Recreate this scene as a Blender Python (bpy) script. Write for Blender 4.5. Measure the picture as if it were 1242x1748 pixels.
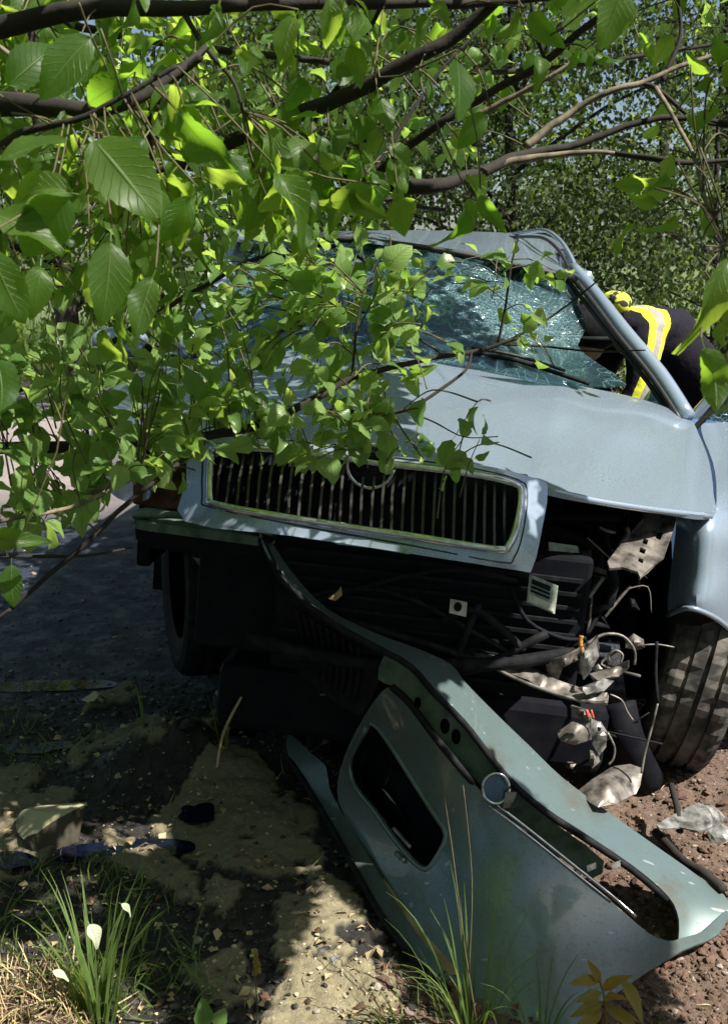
import bpy, bmesh, math, random
import numpy as np
from mathutils import Vector, Matrix, geometry
random.seed(7); rng = np.random.default_rng(11)
for o in list(bpy.data.objects): bpy.data.objects.remove(o)
S = bpy.context.scene; COL = S.collection
# ------------------------------------------------------------ camera, sky, sun, exposure
PITCH = math.radians(14); CAMZ = 1.35; FOC = 1700.0          # focal length in photo pixels (photo 1242 x 1748)
cam = bpy.data.cameras.new('camera'); camo = bpy.data.objects.new('camera', cam); COL.objects.link(camo)
camo.location = (0, 0, CAMZ); camo.rotation_euler = (math.radians(90) - PITCH, 0, 0)
cam.sensor_fit = 'VERTICAL'; cam.sensor_height = 24; cam.lens = 24 * FOC / 1748; cam.clip_start = .05; cam.clip_end = 1500
cam.dof.use_dof = True; cam.dof.focus_distance = 2.3; cam.dof.aperture_fstop = 9
S.camera = camo
SUN_EL = math.radians(52); SUN_AZ = math.radians(-27)  # direction to the sun, angle from +X
SUND = Vector((math.cos(SUN_EL) * math.cos(SUN_AZ), math.cos(SUN_EL) * math.sin(SUN_AZ), math.sin(SUN_EL)))
w = bpy.data.worlds.new('World'); S.world = w; w.use_nodes = True
nt = w.node_tree; bg = nt.nodes['Background']; sky = nt.nodes.new('ShaderNodeTexSky')
sky.sky_type = 'NISHITA'; sky.sun_disc = False; sky.sun_elevation = SUN_EL; sky.sun_rotation = math.pi / 2 - SUN_AZ
sky.air_density = 1.0; sky.dust_density = 1.5
nt.links.new(sky.outputs[0], bg.inputs[0]); bg.inputs[1].default_value = 0.05
sl = bpy.data.lights.new('sun', 'SUN'); sl.energy = 5; sl.angle = math.radians(.5); sl.color = (1, .94, .84)
slo = bpy.data.objects.new('sun', sl); COL.objects.link(slo); slo.rotation_euler = SUND.to_track_quat('Z', 'Y').to_euler()
S.view_settings.view_transform = 'Standard'; S.view_settings.look = 'None'; S.view_settings.gamma = 1
S.view_settings.use_curve_mapping = False; S.view_settings.exposure = 1.2
# ------------------------------------------------------------ geometry of the view and of the car's pose
def rodr(r):
    r = np.array(r); a = np.linalg.norm(r); k = r / a
    K = np.array([[0, -k[2], k[1]], [k[2], 0, -k[0]], [-k[1], k[0], 0]])
    return np.eye(3) + math.sin(a) * K + (1 - math.cos(a)) * K @ K
RC = rodr((.209, .105, -.074)); TC = np.array([.005, 3.097, -.6])
BAS = np.array([[1, 0, 0], [0, math.cos(PITCH), math.sin(PITCH)], [0, -math.sin(PITCH), math.cos(PITCH)]])
def ray(px, py): return np.array([(px - 621) / FOC, 1, (874 - py) / FOC])
def D(px, py, d): return BAS @ (ray(px, py) * d) + np.array([0, 0, CAMZ])       # a place d metres away along the view
def G(px, py, z=0.0):
    r = BAS @ ray(px, py); return r * ((z - CAMZ) / r[2]) + np.array([0, 0, CAMZ])
def cd(px, py, ax, v):                                                          # distance of the car plane ax=v
    n = RC[:, 'xyz'.index(ax)]; return float((v + n @ TC) / (n @ ray(px, py)))
def CW(p): return BAS @ (RC @ np.array(p, float) + TC) + np.array([0, 0, CAMZ]) # car coordinates to world
def PX(P):
    P = np.atleast_2d(P); c = (P - np.array([0, 0, CAMZ])) @ BAS
    return 621 + FOC * c[:, 0] / c[:, 1], 874 - FOC * c[:, 2] / c[:, 1], c[:, 1]
def tps(ctrl):
    c = np.array([(a, b, 1.0 / d) for a, b, d in ctrl]); X = c[:, :2] / 500; n = len(c)
    def phi(r): return np.where(r > 1e-9, r * r * np.log(r + 1e-12), 0)
    K = phi(np.linalg.norm(X[:, None] - X[None], axis=2)) + 1e-4 * np.eye(n)
    Q = np.hstack([np.ones((n, 1)), X]); A = np.block([[K, Q], [Q.T, np.zeros((3, 3))]])
    s = np.linalg.solve(A, np.concatenate([c[:, 2], [0, 0, 0]]))
    def fn(p):
        p = np.atleast_2d(p) / 500
        return 1.0 / (phi(np.linalg.norm(p[:, None] - X[None], axis=2)) @ s[:n] + np.hstack([np.ones((len(p), 1)), p]) @ s[n:])
    return fn
def crom(pts, n=5, closed=True):
    P = [np.array(p, float) for p in pts]; N = len(P); out = []
    for i in range(N if closed else N - 1):
        if closed: a, b, c, d = P[i - 1], P[i], P[(i + 1) % N], P[(i + 2) % N]
        else: a, b, c, d = P[max(i - 1, 0)], P[i], P[i + 1], P[min(i + 2, N - 1)]
        for k in range(n):
            t = k / n; out.append(.5 * (2 * b + (c - a) * t + (2 * a - 5 * b + 4 * c - d) * t * t + (3 * b - a - 3 * c + d) * t ** 3))
    if not closed: out.append(P[-1])
    return out
def inpoly(x, y, poly):
    x = np.asarray(x, float); y = np.asarray(y, float); r = np.zeros(x.shape, bool); n = len(poly)
    for i in range(n):
        x1, y1 = poly[i][0], poly[i][1]; x2, y2 = poly[i - 1][0], poly[i - 1][1]
        if y1 == y2: continue
        r ^= ((y1 > y) != (y2 > y)) & (x < (x2 - x1) * (y - y1) / (y2 - y1) + x1)
    return r
# ------------------------------------------------------------ value noise
_t = rng.random((64, 64, 64))
def vnoise(p):
    p = np.asarray(p, float); i = np.floor(p).astype(int); f = p - i; f = f * f * (3 - 2 * f); r = 0
    for a in (0, 1):
        for b in (0, 1):
            for c in (0, 1):
                wt = (f[:, 0] if a else 1 - f[:, 0]) * (f[:, 1] if b else 1 - f[:, 1]) * (f[:, 2] if c else 1 - f[:, 2])
                r = r + wt * _t[(i[:, 0] + a) % 64, (i[:, 1] + b) % 64, (i[:, 2] + c) % 64]
    return r
def fbm(p, o=4):
    s = 0; a = .5; p = np.asarray(p, float)
    for _ in range(o): s = s + a * (vnoise(p) - .5); p = p * 2.03 + 7.1; a *= .55
    return s
# ------------------------------------------------------------ materials
def newmat(name):
    m = bpy.data.materials.new(name); m.use_nodes = True; return m, m.node_tree, m.node_tree.nodes['Principled BSDF']
def nd(t, typ, **kw):
    n = t.nodes.new(typ)
    for k, v in kw.items():
        if k.startswith('i_'):
            key = k[2:]; n.inputs[int(key) if key.isdigit() else key.replace('_', ' ')].default_value = v
        else: setattr(n, k, v)
    return n
def noise(t, scale, detail=5, rough=.6, coord='Object'):
    tc = nd(t, 'ShaderNodeTexCoord'); n = nd(t, 'ShaderNodeTexNoise'); n.inputs['Scale'].default_value = scale
    n.inputs['Detail'].default_value = detail; n.inputs['Roughness'].default_value = rough
    t.links.new(tc.outputs[coord], n.inputs['Vector']); return n
def ramp(t, src, a, b, c0=(0, 0, 0, 1), c1=(1, 1, 1, 1)):
    r = nd(t, 'ShaderNodeValToRGB'); e = r.color_ramp.elements
    e[0].position = a; e[1].position = b; e[0].color = c0; e[1].color = c1; t.links.new(src, r.inputs[0]); return r
def c4(c): return (c[0], c[1], c[2], 1)
def mixc(t, fac, a, b):
    m = nd(t, 'ShaderNodeMix', data_type='RGBA')
    for s, v in ((0, fac), (6, a), (7, b)):
        if hasattr(v, 'links') or hasattr(v, 'is_linked'): t.links.new(v, m.inputs[s])
        else: m.inputs[s].default_value = v if s == 0 else c4(v)
    return m.outputs[2]
def bump(t, b, src, strength=.3, dist=.005):
    n = nd(t, 'ShaderNodeBump'); n.inputs['Strength'].default_value = strength; n.inputs['Distance'].default_value = dist
    t.links.new(src, n.inputs['Height']); t.links.new(n.outputs[0], b.inputs['Normal'])
def simple(name, col, rough=.6, metal=0, col2=None, scale=20, bs=.2, bd=.002, coat=0, lo=.4, hi=.65):
    m, t, b = newmat(name); b.inputs['Roughness'].default_value = rough; b.inputs['Metallic'].default_value = metal
    b.inputs['Coat Weight'].default_value = coat
    n = noise(t, scale); r = ramp(t, n.outputs[0], lo, hi)
    t.links.new(mixc(t, r.outputs[0], col, col2 or tuple(c * .6 for c in col)), b.inputs['Base Color'])
    if bs: bump(t, b, n.outputs[0], bs, bd)
    return m
def matte(m, v):
    m.node_tree.nodes['Principled BSDF'].inputs['Specular IOR Level'].default_value = v; return m
def paint(name, col, dirt, amount, speck=0.0, metal=.62, mud=0):
    m, t, b = newmat(name); b.inputs['Metallic'].default_value = metal; b.inputs['Coat Weight'].default_value = .7; b.inputs['Coat Roughness'].default_value = .06
    n1 = noise(t, 3.5, 8, .65); r1 = ramp(t, n1.outputs[0], .5 - amount * .25, .8 - amount * .2)
    n2 = noise(t, 160, 3, .7); r2 = ramp(t, n2.outputs[0], .60 - speck * .12, .70 - speck * .1)
    mx = nd(t, 'ShaderNodeMath', operation='MULTIPLY_ADD'); t.links.new(r2.outputs[0], mx.inputs[0]); mx.inputs[1].default_value = .25 + speck * .6
    sc = nd(t, 'ShaderNodeMath', operation='MULTIPLY'); t.links.new(r1.outputs[0], sc.inputs[0]); sc.inputs[1].default_value = amount * .6
    t.links.new(sc.outputs[0], mx.inputs[2]); cl = nd(t, 'ShaderNodeClamp'); t.links.new(mx.outputs[0], cl.inputs[0])
    cc = mixc(t, cl.outputs[0], col, dirt)
    if mud:   # long scratches and dried splashes
        tc = nd(t, 'ShaderNodeTexCoord'); mp = nd(t, 'ShaderNodeMapping'); mp.inputs['Rotation'].default_value = (.3, .5, .7); mp.inputs['Scale'].default_value = (.5, 75, 75); t.links.new(tc.outputs['Object'], mp.inputs[0])
        sn = nd(t, 'ShaderNodeTexNoise'); sn.inputs['Scale'].default_value = 1; sn.inputs['Detail'].default_value = 0; t.links.new(mp.outputs[0], sn.inputs['Vector']); sr = ramp(t, sn.outputs[0], .80, .83)
        s1_ = nd(t, 'ShaderNodeMath', operation='MULTIPLY'); t.links.new(sr.outputs[0], s1_.inputs[0]); s1_.inputs[1].default_value = .55; cc = mixc(t, s1_.outputs[0], cc, (.42, .45, .44))
        mn = noise(t, 6, 10, .78); m_r = ramp(t, mn.outputs[0], .52, .64); s2_ = nd(t, 'ShaderNodeMath', operation='MULTIPLY'); t.links.new(m_r.outputs[0], s2_.inputs[0]); s2_.inputs[1].default_value = mud; cc = mixc(t, s2_.outputs[0], cc, (.10, .085, .06))
    t.links.new(cc, b.inputs['Base Color'])
    rr = nd(t, 'ShaderNodeMapRange'); t.links.new(cl.outputs[0], rr.inputs[0]); rr.inputs[3].default_value = .25; rr.inputs[4].default_value = .75; t.links.new(rr.outputs[0], b.inputs['Roughness'])
    cw = nd(t, 'ShaderNodeMapRange'); t.links.new(cl.outputs[0], cw.inputs[0]); cw.inputs[3].default_value = .7; cw.inputs[4].default_value = .1; t.links.new(cw.outputs[0], b.inputs['Coat Weight'])
    n3 = noise(t, 1.6, 2, .4); bump(t, b, n3.outputs[0], .12, .03)
    return m
M = {}
M['paint'] = paint('silver_green_paint', (.27, .34, .43), (.17, .19, .20), .2, 0.0, .42, 0)
M['paint2'] = paint('dirty_bumper_paint', (.125, .18, .188), (.06, .065, .045), .62, .3, .38, .6)
M['chrome'] = simple('chrome', (.6, .62, .62), .18, 1, (.4, .42, .42), 60, .05)
M['black'] = simple('black_plastic', (.006, .007, .009), .5, 0, (.018, .018, .02), 30, .2)
M['slat'] = simple('grille_slat', (.06, .058, .055), .35, .3, (.03, .028, .026), 90, .1)
M['dark'] = simple('dark_engine_plastic', (.003, .0035, .007), .6, 0, (.008, .009, .012), 14, .3, .004)
M['greenp'] = simple('green_inner_plastic_lit_beam', (.10, .16, .11), .5, 0, (.04, .07, .05), 25, .2)
M['rubber'] = simple('tyre_rubber', (.025, .024, .023), .85, 0, (.14, .125, .11), 18, .3)
M['metal'] = simple('bare_dusty_metal', (.22, .20, .18), .5, .45, (.035, .03, .028), 26, .35, .003)
M['rust'] = simple('rusty_metal', (.13, .06, .035), .8, .2, (.05, .03, .02), 22, .35)
M['alu'] = simple('bright_broken_casting', (.34, .34, .33), .45, .5, (.06, .055, .05), 34, .4, .004)
M['label'] = simple('label_print', (.34, .38, .33), .5, 0, (.16, .18, .16), 70, 0)
M['labelw'] = simple('label_white', (.5, .5, .42), .5, 0, (.3, .3, .25), 70, 0)
M['seat'] = simple('seat_cloth', (.05, .05, .055), .9, 0, (.03, .03, .03), 90, .2)
M['seal'] = simple('rubber_seal', (.012, .012, .013), .5, 0, (.02, .02, .02), 50, .1)
M['bark'] = simple('dark_bark', (.018, .014, .011), .9, 0, (.009, .007, .006), 45, .6, .004)
M['barkp'] = simple('pale_bark', (.17, .14, .10), .8, 0, (.06, .05, .035), 45, .6, .004)
M['twig'] = simple('green_brown_twig', (.085, .075, .03), .7, 0, (.05, .03, .02), 45, .3)
M['navy'] = simple('navy_turnout_cloth', (.014, .013, .022), .95, 0, (.006, .006, .011), 35, .5, .006)
M['hivis'] = simple('hi_vis_tape', (.68, .78, .06), .6, 0, (.5, .58, .05), 40, .1)
M['reflect'] = simple('reflective_tape', (.42, .41, .38), .4, .2, (.3, .29, .27), 60, .1)
M['skin'] = simple('skin', (.45, .26, .19), .6, 0, (.4, .22, .16), 30, .05)
M['amber'] = simple('amber_cable', (.45, .22, .05), .5, 0, (.2, .08, .03), 40, .1)
M['redw'] = simple('red_cable', (.5, .08, .04), .5, 0, (.3, .05, .03), 40, .1)
M['bluep'] = simple('blue_painted_panel', (.10, .19, .36), .35, .4, (.07, .13, .26), 6, .05, coat=.4)
M['straw'] = simple('dry_straw', (.42, .33, .18), .8, 0, (.22, .15, .08), 12, .1)
M['pebble'] = simple('pebble', (.30, .26, .23), .85, 0, (.12, .09, .07), 9, .4, lo=.35, hi=.7)
M['soilc'] = simple('soil_clod', (.13, .08, .055), .95, 0, (.06, .035, .025), 14, .5, .004, lo=.35, hi=.7)
M['sandc'] = simple('granule_crumb', (.44, .38, .25), .95, 0, (.26, .22, .13), 30, .4)
M['mudc'] = simple('dark_mud_clod', (.035, .03, .024), .7, 0, (.015, .013, .012), 20, .5, .004)
M['mirrorlens'] = simple('blue_lens', (.05, .12, .22), .08, .6, (.04, .09, .17), 10, .0, coat=1)
for k_ in ('dark', 'black'): matte(M[k_], .12); M[k_].node_tree.nodes['Principled BSDF'].inputs['Roughness'].default_value = .7
def bandmat(name, c0, ax, base):
    m, t, b = newmat(name); b.inputs['Roughness'].default_value = .9; b.inputs['Specular IOR Level'].default_value = .15
    tc = nd(t, 'ShaderNodeTexCoord'); sb = nd(t, 'ShaderNodeVectorMath', operation='SUBTRACT'); t.links.new(tc.outputs['Object'], sb.inputs[0]); sb.inputs[1].default_value = tuple(map(float, c0))
    dt = nd(t, 'ShaderNodeVectorMath', operation='DOT_PRODUCT'); t.links.new(sb.outputs[0], dt.inputs[0]); dt.inputs[1].default_value = tuple(map(float, ax))
    ab = nd(t, 'ShaderNodeMath', operation='ABSOLUTE'); t.links.new(dt.outputs['Value'], ab.inputs[0])
    n = noise(t, 30, 5); c = mixc(t, n.outputs[0], base, tuple(x * .4 for x in base))
    a1 = nd(t, 'ShaderNodeMath', operation='LESS_THAN'); t.links.new(ab.outputs[0], a1.inputs[0]); a1.inputs[1].default_value = .046
    a2 = nd(t, 'ShaderNodeMath', operation='LESS_THAN'); t.links.new(ab.outputs[0], a2.inputs[0]); a2.inputs[1].default_value = .017
    c = mixc(t, a1.outputs[0], c, (.66, .70, .05)); c = mixc(t, a2.outputs[0], c, (.30, .28, .24)); t.links.new(c, b.inputs['Base Color']); bump(t, b, n.outputs[0], .6, .01); return m
def collarmat():
    m, t, b = newmat('patterned_collar'); b.inputs['Roughness'].default_value = .85
    n = noise(t, 30, 1); r = ramp(t, n.outputs[0], .45, .5); t.links.new(mixc(t, r.outputs[0], (.015, .015, .02), (.60, .62, .05)), b.inputs['Base Color']); return m
M['collar'] = collarmat()
def rockmat():
    m, t, b = newmat('granule_covered_stone'); b.inputs['Roughness'].default_value = .9
    g = nd(t, 'ShaderNodeNewGeometry'); sp = nd(t, 'ShaderNodeSeparateXYZ'); t.links.new(g.outputs['Normal'], sp.inputs[0])
    n = noise(t, 12, 6); ad = nd(t, 'ShaderNodeMath', operation='MULTIPLY_ADD'); t.links.new(n.outputs[0], ad.inputs[0]); ad.inputs[1].default_value = .9; t.links.new(sp.outputs[2], ad.inputs[2])
    r = ramp(t, ad.outputs[0], .85, 1.1); t.links.new(mixc(t, r.outputs[0], (.05, .045, .03), (.36, .34, .22)), b.inputs['Base Color'])
    bump(t, b, n.outputs[0], .6, .01); return m
M['rock'] = rockmat()
IMPACT = (.50, .62, 1.16)
def glassmat():
    m, t, b = newmat('cracked_windscreen'); out = t.nodes['Material Output']
    tc = nd(t, 'ShaderNodeTexCoord'); v = nd(t, 'ShaderNodeTexVoronoi', feature='DISTANCE_TO_EDGE'); v.inputs['Scale'].default_value = 15
    nn = noise(t, 5, 3); mv = nd(t, 'ShaderNodeMix', data_type='VECTOR'); mv.inputs[0].default_value = .3
    t.links.new(tc.outputs['Object'], mv.inputs[4]); t.links.new(nn.outputs['Color'], mv.inputs[5]); t.links.new(mv.outputs[1], v.inputs['Vector'])
    v2 = nd(t, 'ShaderNodeTexVoronoi', feature='DISTANCE_TO_EDGE'); v2.inputs['Scale'].default_value = 90; t.links.new(tc.outputs['Object'], v2.inputs['Vector'])
    r = ramp(t, v.outputs['Distance'], .008, .028, (1, 1, 1, 1), (0, 0, 0, 1)); r2 = ramp(t, v2.outputs['Distance'], .02, .10, (1, 1, 1, 1), (0, 0, 0, 1))
    gl_ = nd(t, 'ShaderNodeVectorMath', operation='SUBTRACT'); t.links.new(tc.outputs['Object'], gl_.inputs[0]); gl_.inputs[1].default_value = IMPACT
    sx = nd(t, 'ShaderNodeSeparateXYZ'); t.links.new(gl_.outputs[0], sx.inputs[0]); at2 = nd(t, 'ShaderNodeMath', operation='ARCTAN2'); t.links.new(sx.outputs[0], at2.inputs[0]); t.links.new(sx.outputs[2], at2.inputs[1])
    na = nd(t, 'ShaderNodeMath', operation='MULTIPLY_ADD'); t.links.new(nn.outputs[0], na.inputs[0]); na.inputs[1].default_value = .9; t.links.new(at2.outputs[0], na.inputs[2])
    n5 = nd(t, 'ShaderNodeMath', operation='MULTIPLY'); t.links.new(na.outputs[0], n5.inputs[0]); n5.inputs[1].default_value = 5.3
    pp = nd(t, 'ShaderNodeMath', operation='PINGPONG'); t.links.new(n5.outputs[0], pp.inputs[0]); pp.inputs[1].default_value = .5
    rad_ = ramp(t, pp.outputs[0], .0, .035, (1, 1, 1, 1), (0, 0, 0, 1))
    big = noise(t, 1.5, 5); rb = ramp(t, big.outputs[0], .44, .60)
    k = nd(t, 'ShaderNodeMath', operation='MULTIPLY'); t.links.new(r2.outputs[0], k.inputs[0]); t.links.new(rb.outputs[0], k.inputs[1])
    k2 = nd(t, 'ShaderNodeMath', operation='MAXIMUM'); t.links.new(k.outputs[0], k2.inputs[0]); rf = nd(t, 'ShaderNodeMath', operation='MULTIPLY'); bl_ = ramp(t, noise(t, 4.1, 4).outputs[0], .45, .6); t.links.new(r.outputs[0], rf.inputs[0]); t.links.new(bl_.outputs[0], rf.inputs[1])
    mxr = nd(t, 'ShaderNodeMath', operation='MAXIMUM'); t.links.new(rf.outputs[0], mxr.inputs[0]); t.links.new(rad_.outputs[0], mxr.inputs[1]); t.links.new(mxr.outputs[0], k2.inputs[1])
    k3 = nd(t, 'ShaderNodeMath', operation='MULTIPLY'); t.links.new(k2.outputs[0], k3.inputs[0]); k3.inputs[1].default_value = .8
    t.links.new(mixc(t, k3.outputs[0], (.02, .045, .06), (.25, .40, .42)), b.inputs['Base Color'])
    b.inputs['Roughness'].default_value = .12; b.inputs['Coat Weight'].default_value = .5; b.inputs['Specular IOR Level'].default_value = .8
    bump(t, b, k2.outputs[0], .5, .003)
    tr = nd(t, 'ShaderNodeBsdfTransparent'); tr.inputs[0].default_value = (.55, .8, .78, 1)
    mx = nd(t, 'ShaderNodeMixShader'); al = nd(t, 'ShaderNodeMapRange'); t.links.new(k3.outputs[0], al.inputs[0]); al.inputs[3].default_value = .45; al.inputs[4].default_value = .95
    t.links.new(al.outputs[0], mx.inputs[0]); t.links.new(tr.outputs[0], mx.inputs[1]); t.links.new(b.outputs[0], mx.inputs[2]); t.links.new(mx.outputs[0], out.inputs[0])
    return m
M['glass'] = glassmat()
def TLIN(t): return nd(t, 'ShaderNodeBsdfTranslucent').inputs[0]
def leafmat(name, ca, cb, ta, tb, trans=.5, rough=.38):
    m, t, b = newmat(name); out = t.nodes['Material Output']
    oi = nd(t, 'ShaderNodeObjectInfo'); at = nd(t, 'ShaderNodeAttribute', attribute_name='rnd')
    ad = nd(t, 'ShaderNodeMath', operation='ADD'); t.links.new(oi.outputs['Random'], ad.inputs[0]); t.links.new(at.outputs['Fac'], ad.inputs[1])
    fr = nd(t, 'ShaderNodeMath', operation='FRACT'); t.links.new(ad.outputs[0], fr.inputs[0])
    uv = nd(t, 'ShaderNodeUVMap'); sp = nd(t, 'ShaderNodeSeparateXYZ'); t.links.new(uv.outputs[0], sp.inputs[0])
    au = nd(t, 'ShaderNodeMath', operation='SUBTRACT'); t.links.new(sp.outputs[0], au.inputs[0]); au.inputs[1].default_value = .5
    ab = nd(t, 'ShaderNodeMath', operation='ABSOLUTE'); t.links.new(au.outputs[0], ab.inputs[0])
    vv = nd(t, 'ShaderNodeMath', operation='MULTIPLY_ADD'); t.links.new(ab.outputs[0], vv.inputs[0]); vv.inputs[1].default_value = -.55; t.links.new(sp.outputs[1], vv.inputs[2])
    v3 = nd(t, 'ShaderNodeMath', operation='MULTIPLY'); t.links.new(vv.outputs[0], v3.inputs[0]); v3.inputs[1].default_value = 9
    v4 = nd(t, 'ShaderNodeMath', operation='PINGPONG'); t.links.new(v3.outputs[0], v4.inputs[0]); v4.inputs[1].default_value = .5
    side = ramp(t, v4.outputs[0], .0, .09, (1, 1, 1, 1), (0, 0, 0, 1)); mid = ramp(t, ab.outputs[0], .012, .035, (1, 1, 1, 1), (0, 0, 0, 1))
    s2 = nd(t, 'ShaderNodeMath', operation='MULTIPLY'); t.links.new(side.outputs[0], s2.inputs[0]); s2.inputs[1].default_value = .6
    vn = nd(t, 'ShaderNodeMath', operation='MAXIMUM'); t.links.new(s2.outputs[0], vn.inputs[0]); t.links.new(mid.outputs[0], vn.inputs[1])
    n = noise(t, 35, 3); rn = ramp(t, n.outputs[0], .35, .7)
    f2 = nd(t, 'ShaderNodeMath', operation='MULTIPLY_ADD'); t.links.new(rn.outputs[0], f2.inputs[0]); f2.inputs[1].default_value = .3; t.links.new(fr.outputs[0], f2.inputs[2])
    c1 = mixc(t, f2.outputs[0], ca, cb); c2 = mixc(t, f2.outputs[0], ta, tb)
    k = nd(t, 'ShaderNodeMath', operation='MULTIPLY'); t.links.new(vn.outputs[0], k.inputs[0]); k.inputs[1].default_value = .5
    c1 = mixc(t, k.outputs[0], c1, (.16, .24, .07))
    k2 = nd(t, 'ShaderNodeMath', operation='MULTIPLY'); t.links.new(vn.outputs[0], k2.inputs[0]); k2.inputs[1].default_value = .45
    c2 = mixc(t, k2.outputs[0], c2, tuple(x * .45 for x in ta))
    bn = noise(t, 5.5, 6, .7); br = ramp(t, bn.outputs[0], .66, .72); kb = nd(t, 'ShaderNodeMath', operation='MULTIPLY'); t.links.new(br.outputs[0], kb.inputs[0]); kb.inputs[1].default_value = .6
    c1 = mixc(t, kb.outputs[0], c1, (.12, .08, .02)); c2 = mixc(t, kb.outputs[0], c2, (.30, .22, .03))
    t.links.new(c1, b.inputs['Base Color']); t.links.new(c2, TLIN(t)); b.inputs['Roughness'].default_value = rough + .07; b.inputs['Specular IOR Level'].default_value = .32
    bump(t, b, vn.outputs[0], .6, .003)
    tl = [q for q in t.nodes if q.type == 'BSDF_TRANSLUCENT'][0]; mx = nd(t, 'ShaderNodeMixShader'); mx.inputs[0].default_value = trans
    t.links.new(b.outputs[0], mx.inputs[1]); t.links.new(tl.outputs[0], mx.inputs[2]); t.links.new(mx.outputs[0], out.inputs[0]); return m
M['leafA'] = leafmat('broad_leaf', (.022, .055, .010), (.045, .095, .016), (.26, .55, .03), (.52, .72, .08), .5)
M['leafB'] = leafmat('small_fresh_leaf', (.05, .12, .025), (.20, .31, .10), (.25, .50, .06), (.55, .72, .14), .45, .28)
M['leafD'] = leafmat('hedge_leaf', (.012, .026, .008), (.035, .06, .016), (.05, .11, .015), (.20, .28, .05), .3, .5)
M['leafF'] = leafmat('far_tree_leaf', (.016, .04, .008), (.05, .09, .018), (.10, .22, .02), (.34, .46, .06), .4, .5)
M['grass'] = leafmat('grass_blade', (.07, .14, .03), (.14, .20, .06), (.2, .36, .05), (.38, .48, .1), .4, .45)
M['petal'] = leafmat('pale_leaf', (.45, .52, .36), (.5, .55, .4), (.4, .5, .3), (.5, .6, .35), .3, .5)
M['ochre'] = leafmat('ochre_leaf', (.22, .2, .04), (.26, .18, .04), (.4, .35, .05), (.5, .3, .05), .35, .5)
# ------------------------------------------------------------ objects
def tag(o, label=None, cat=None, group=None, kind=None):
    if label: o['label'] = label
    if cat: o['category'] = cat
    if group: o['group'] = group
    if kind: o['kind'] = kind
    return o
def thing(name, loc, label, cat, group=None):
    o = bpy.data.objects.new(name, None); COL.objects.link(o); o.location = Vector([float(x) for x in loc]); o.empty_display_size = .1
    return tag(o, label, cat, group)
def base(parent):
    v = Vector((0, 0, 0))
    while parent is not None: v += Vector(parent.location); parent = parent.parent
    return v
def mk(name, V, F, mat, parent=None, smooth=False, thick=0, origin=None):
    V = np.asarray(V, float); off = np.array(base(parent)); og = np.array(origin) if origin is not None else off
    me = bpy.data.meshes.new(name); me.from_pydata((V - og).tolist(), [], [list(map(int, f)) for f in F]); me.update()
    if smooth: me.shade_smooth()
    me.materials.append(M[mat] if isinstance(mat, str) else mat)
    o = bpy.data.objects.new(name, me); COL.objects.link(o); o.parent = parent
    if origin is not None: o.location = Vector((og - off).tolist())
    if thick:
        md = o.modifiers.new('thickness', 'SOLIDIFY'); md.thickness = thick; md.offset = -1
        if smooth: es = o.modifiers.new('hard_rim', 'EDGE_SPLIT'); es.split_angle = math.radians(38)
    return o
def sheet(name, outline, ctrl, mat, parent, holes=(), thick=.003, step=16, warp=None, smooth=True, sub=4, origin=None):
    """A curved sheet of metal, plastic or glass: outline and holes, its distance given at ctrl points."""
    ol = [(p[0], p[1]) for p in (crom(outline, sub) if sub > 1 else outline)]; hs = [[(q[0], q[1]) for q in (crom(h, sub) if sub > 1 else h)] for h in holes]
    pts = [Vector(p) for p in ol]; edges = [(i, (i + 1) % len(ol)) for i in range(len(ol))]
    for h in hs:
        b = len(pts); pts += [Vector(p) for p in h]; edges += [(b + i, b + (i + 1) % len(h)) for i in range(len(h))]
    a = np.array(ol); gx, gy = np.meshgrid(np.arange(a[:, 0].min() + step / 2, a[:, 0].max(), step), np.arange(a[:, 1].min() + step / 2, a[:, 1].max(), step))
    gx = gx.ravel(); gy = gy.ravel(); k = inpoly(gx, gy, ol)
    bd = np.array([tuple(p) for p in pts])
    for h in hs: k &= ~inpoly(gx, gy, h)
    gx, gy = gx[k], gy[k]
    if len(gx):
        dm = np.min(np.hypot(gx[:, None] - bd[:, 0], gy[:, None] - bd[:, 1]), axis=1); k = dm > step * .4; gx, gy = gx[k], gy[k]
    pts += [Vector(p) for p in zip(gx, gy)]
    v, e, f, *_ = geometry.delaunay_2d_cdt(pts, edges, [], 0, 1e-4)
    v = np.array([tuple(p) for p in v]); f = np.array([list(t) for t in f]); c = v[f].mean(axis=1)
    keep = inpoly(c[:, 0], c[:, 1], ol)
    for h in hs: keep &= ~inpoly(c[:, 0], c[:, 1], h)
    f = f[keep]; used = np.unique(f); mp = -np.ones(len(v), int); mp[used] = np.arange(len(used)); v = v[used]; f = mp[f]
    dep = tps(ctrl)(v) if not callable(ctrl) else ctrl(v)
    if warp: dep = dep + warp(v[:, 0], v[:, 1])
    P = np.array([D(x, y, d) for (x, y), d in zip(v, dep)])
    n = np.cross(P[f[:, 1]] - P[f[:, 0]], P[f[:, 2]] - P[f[:, 0]]); back = ((P[f[:, 0]] - np.array([0, 0, CAMZ])) * n).sum(axis=1) > 0
    f[back] = f[back][:, ::-1]
    return mk(name, P, f, mat, parent, smooth, thick, origin)
def ppath(pts):  return [D(*p[:3]) for p in pts]
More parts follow.
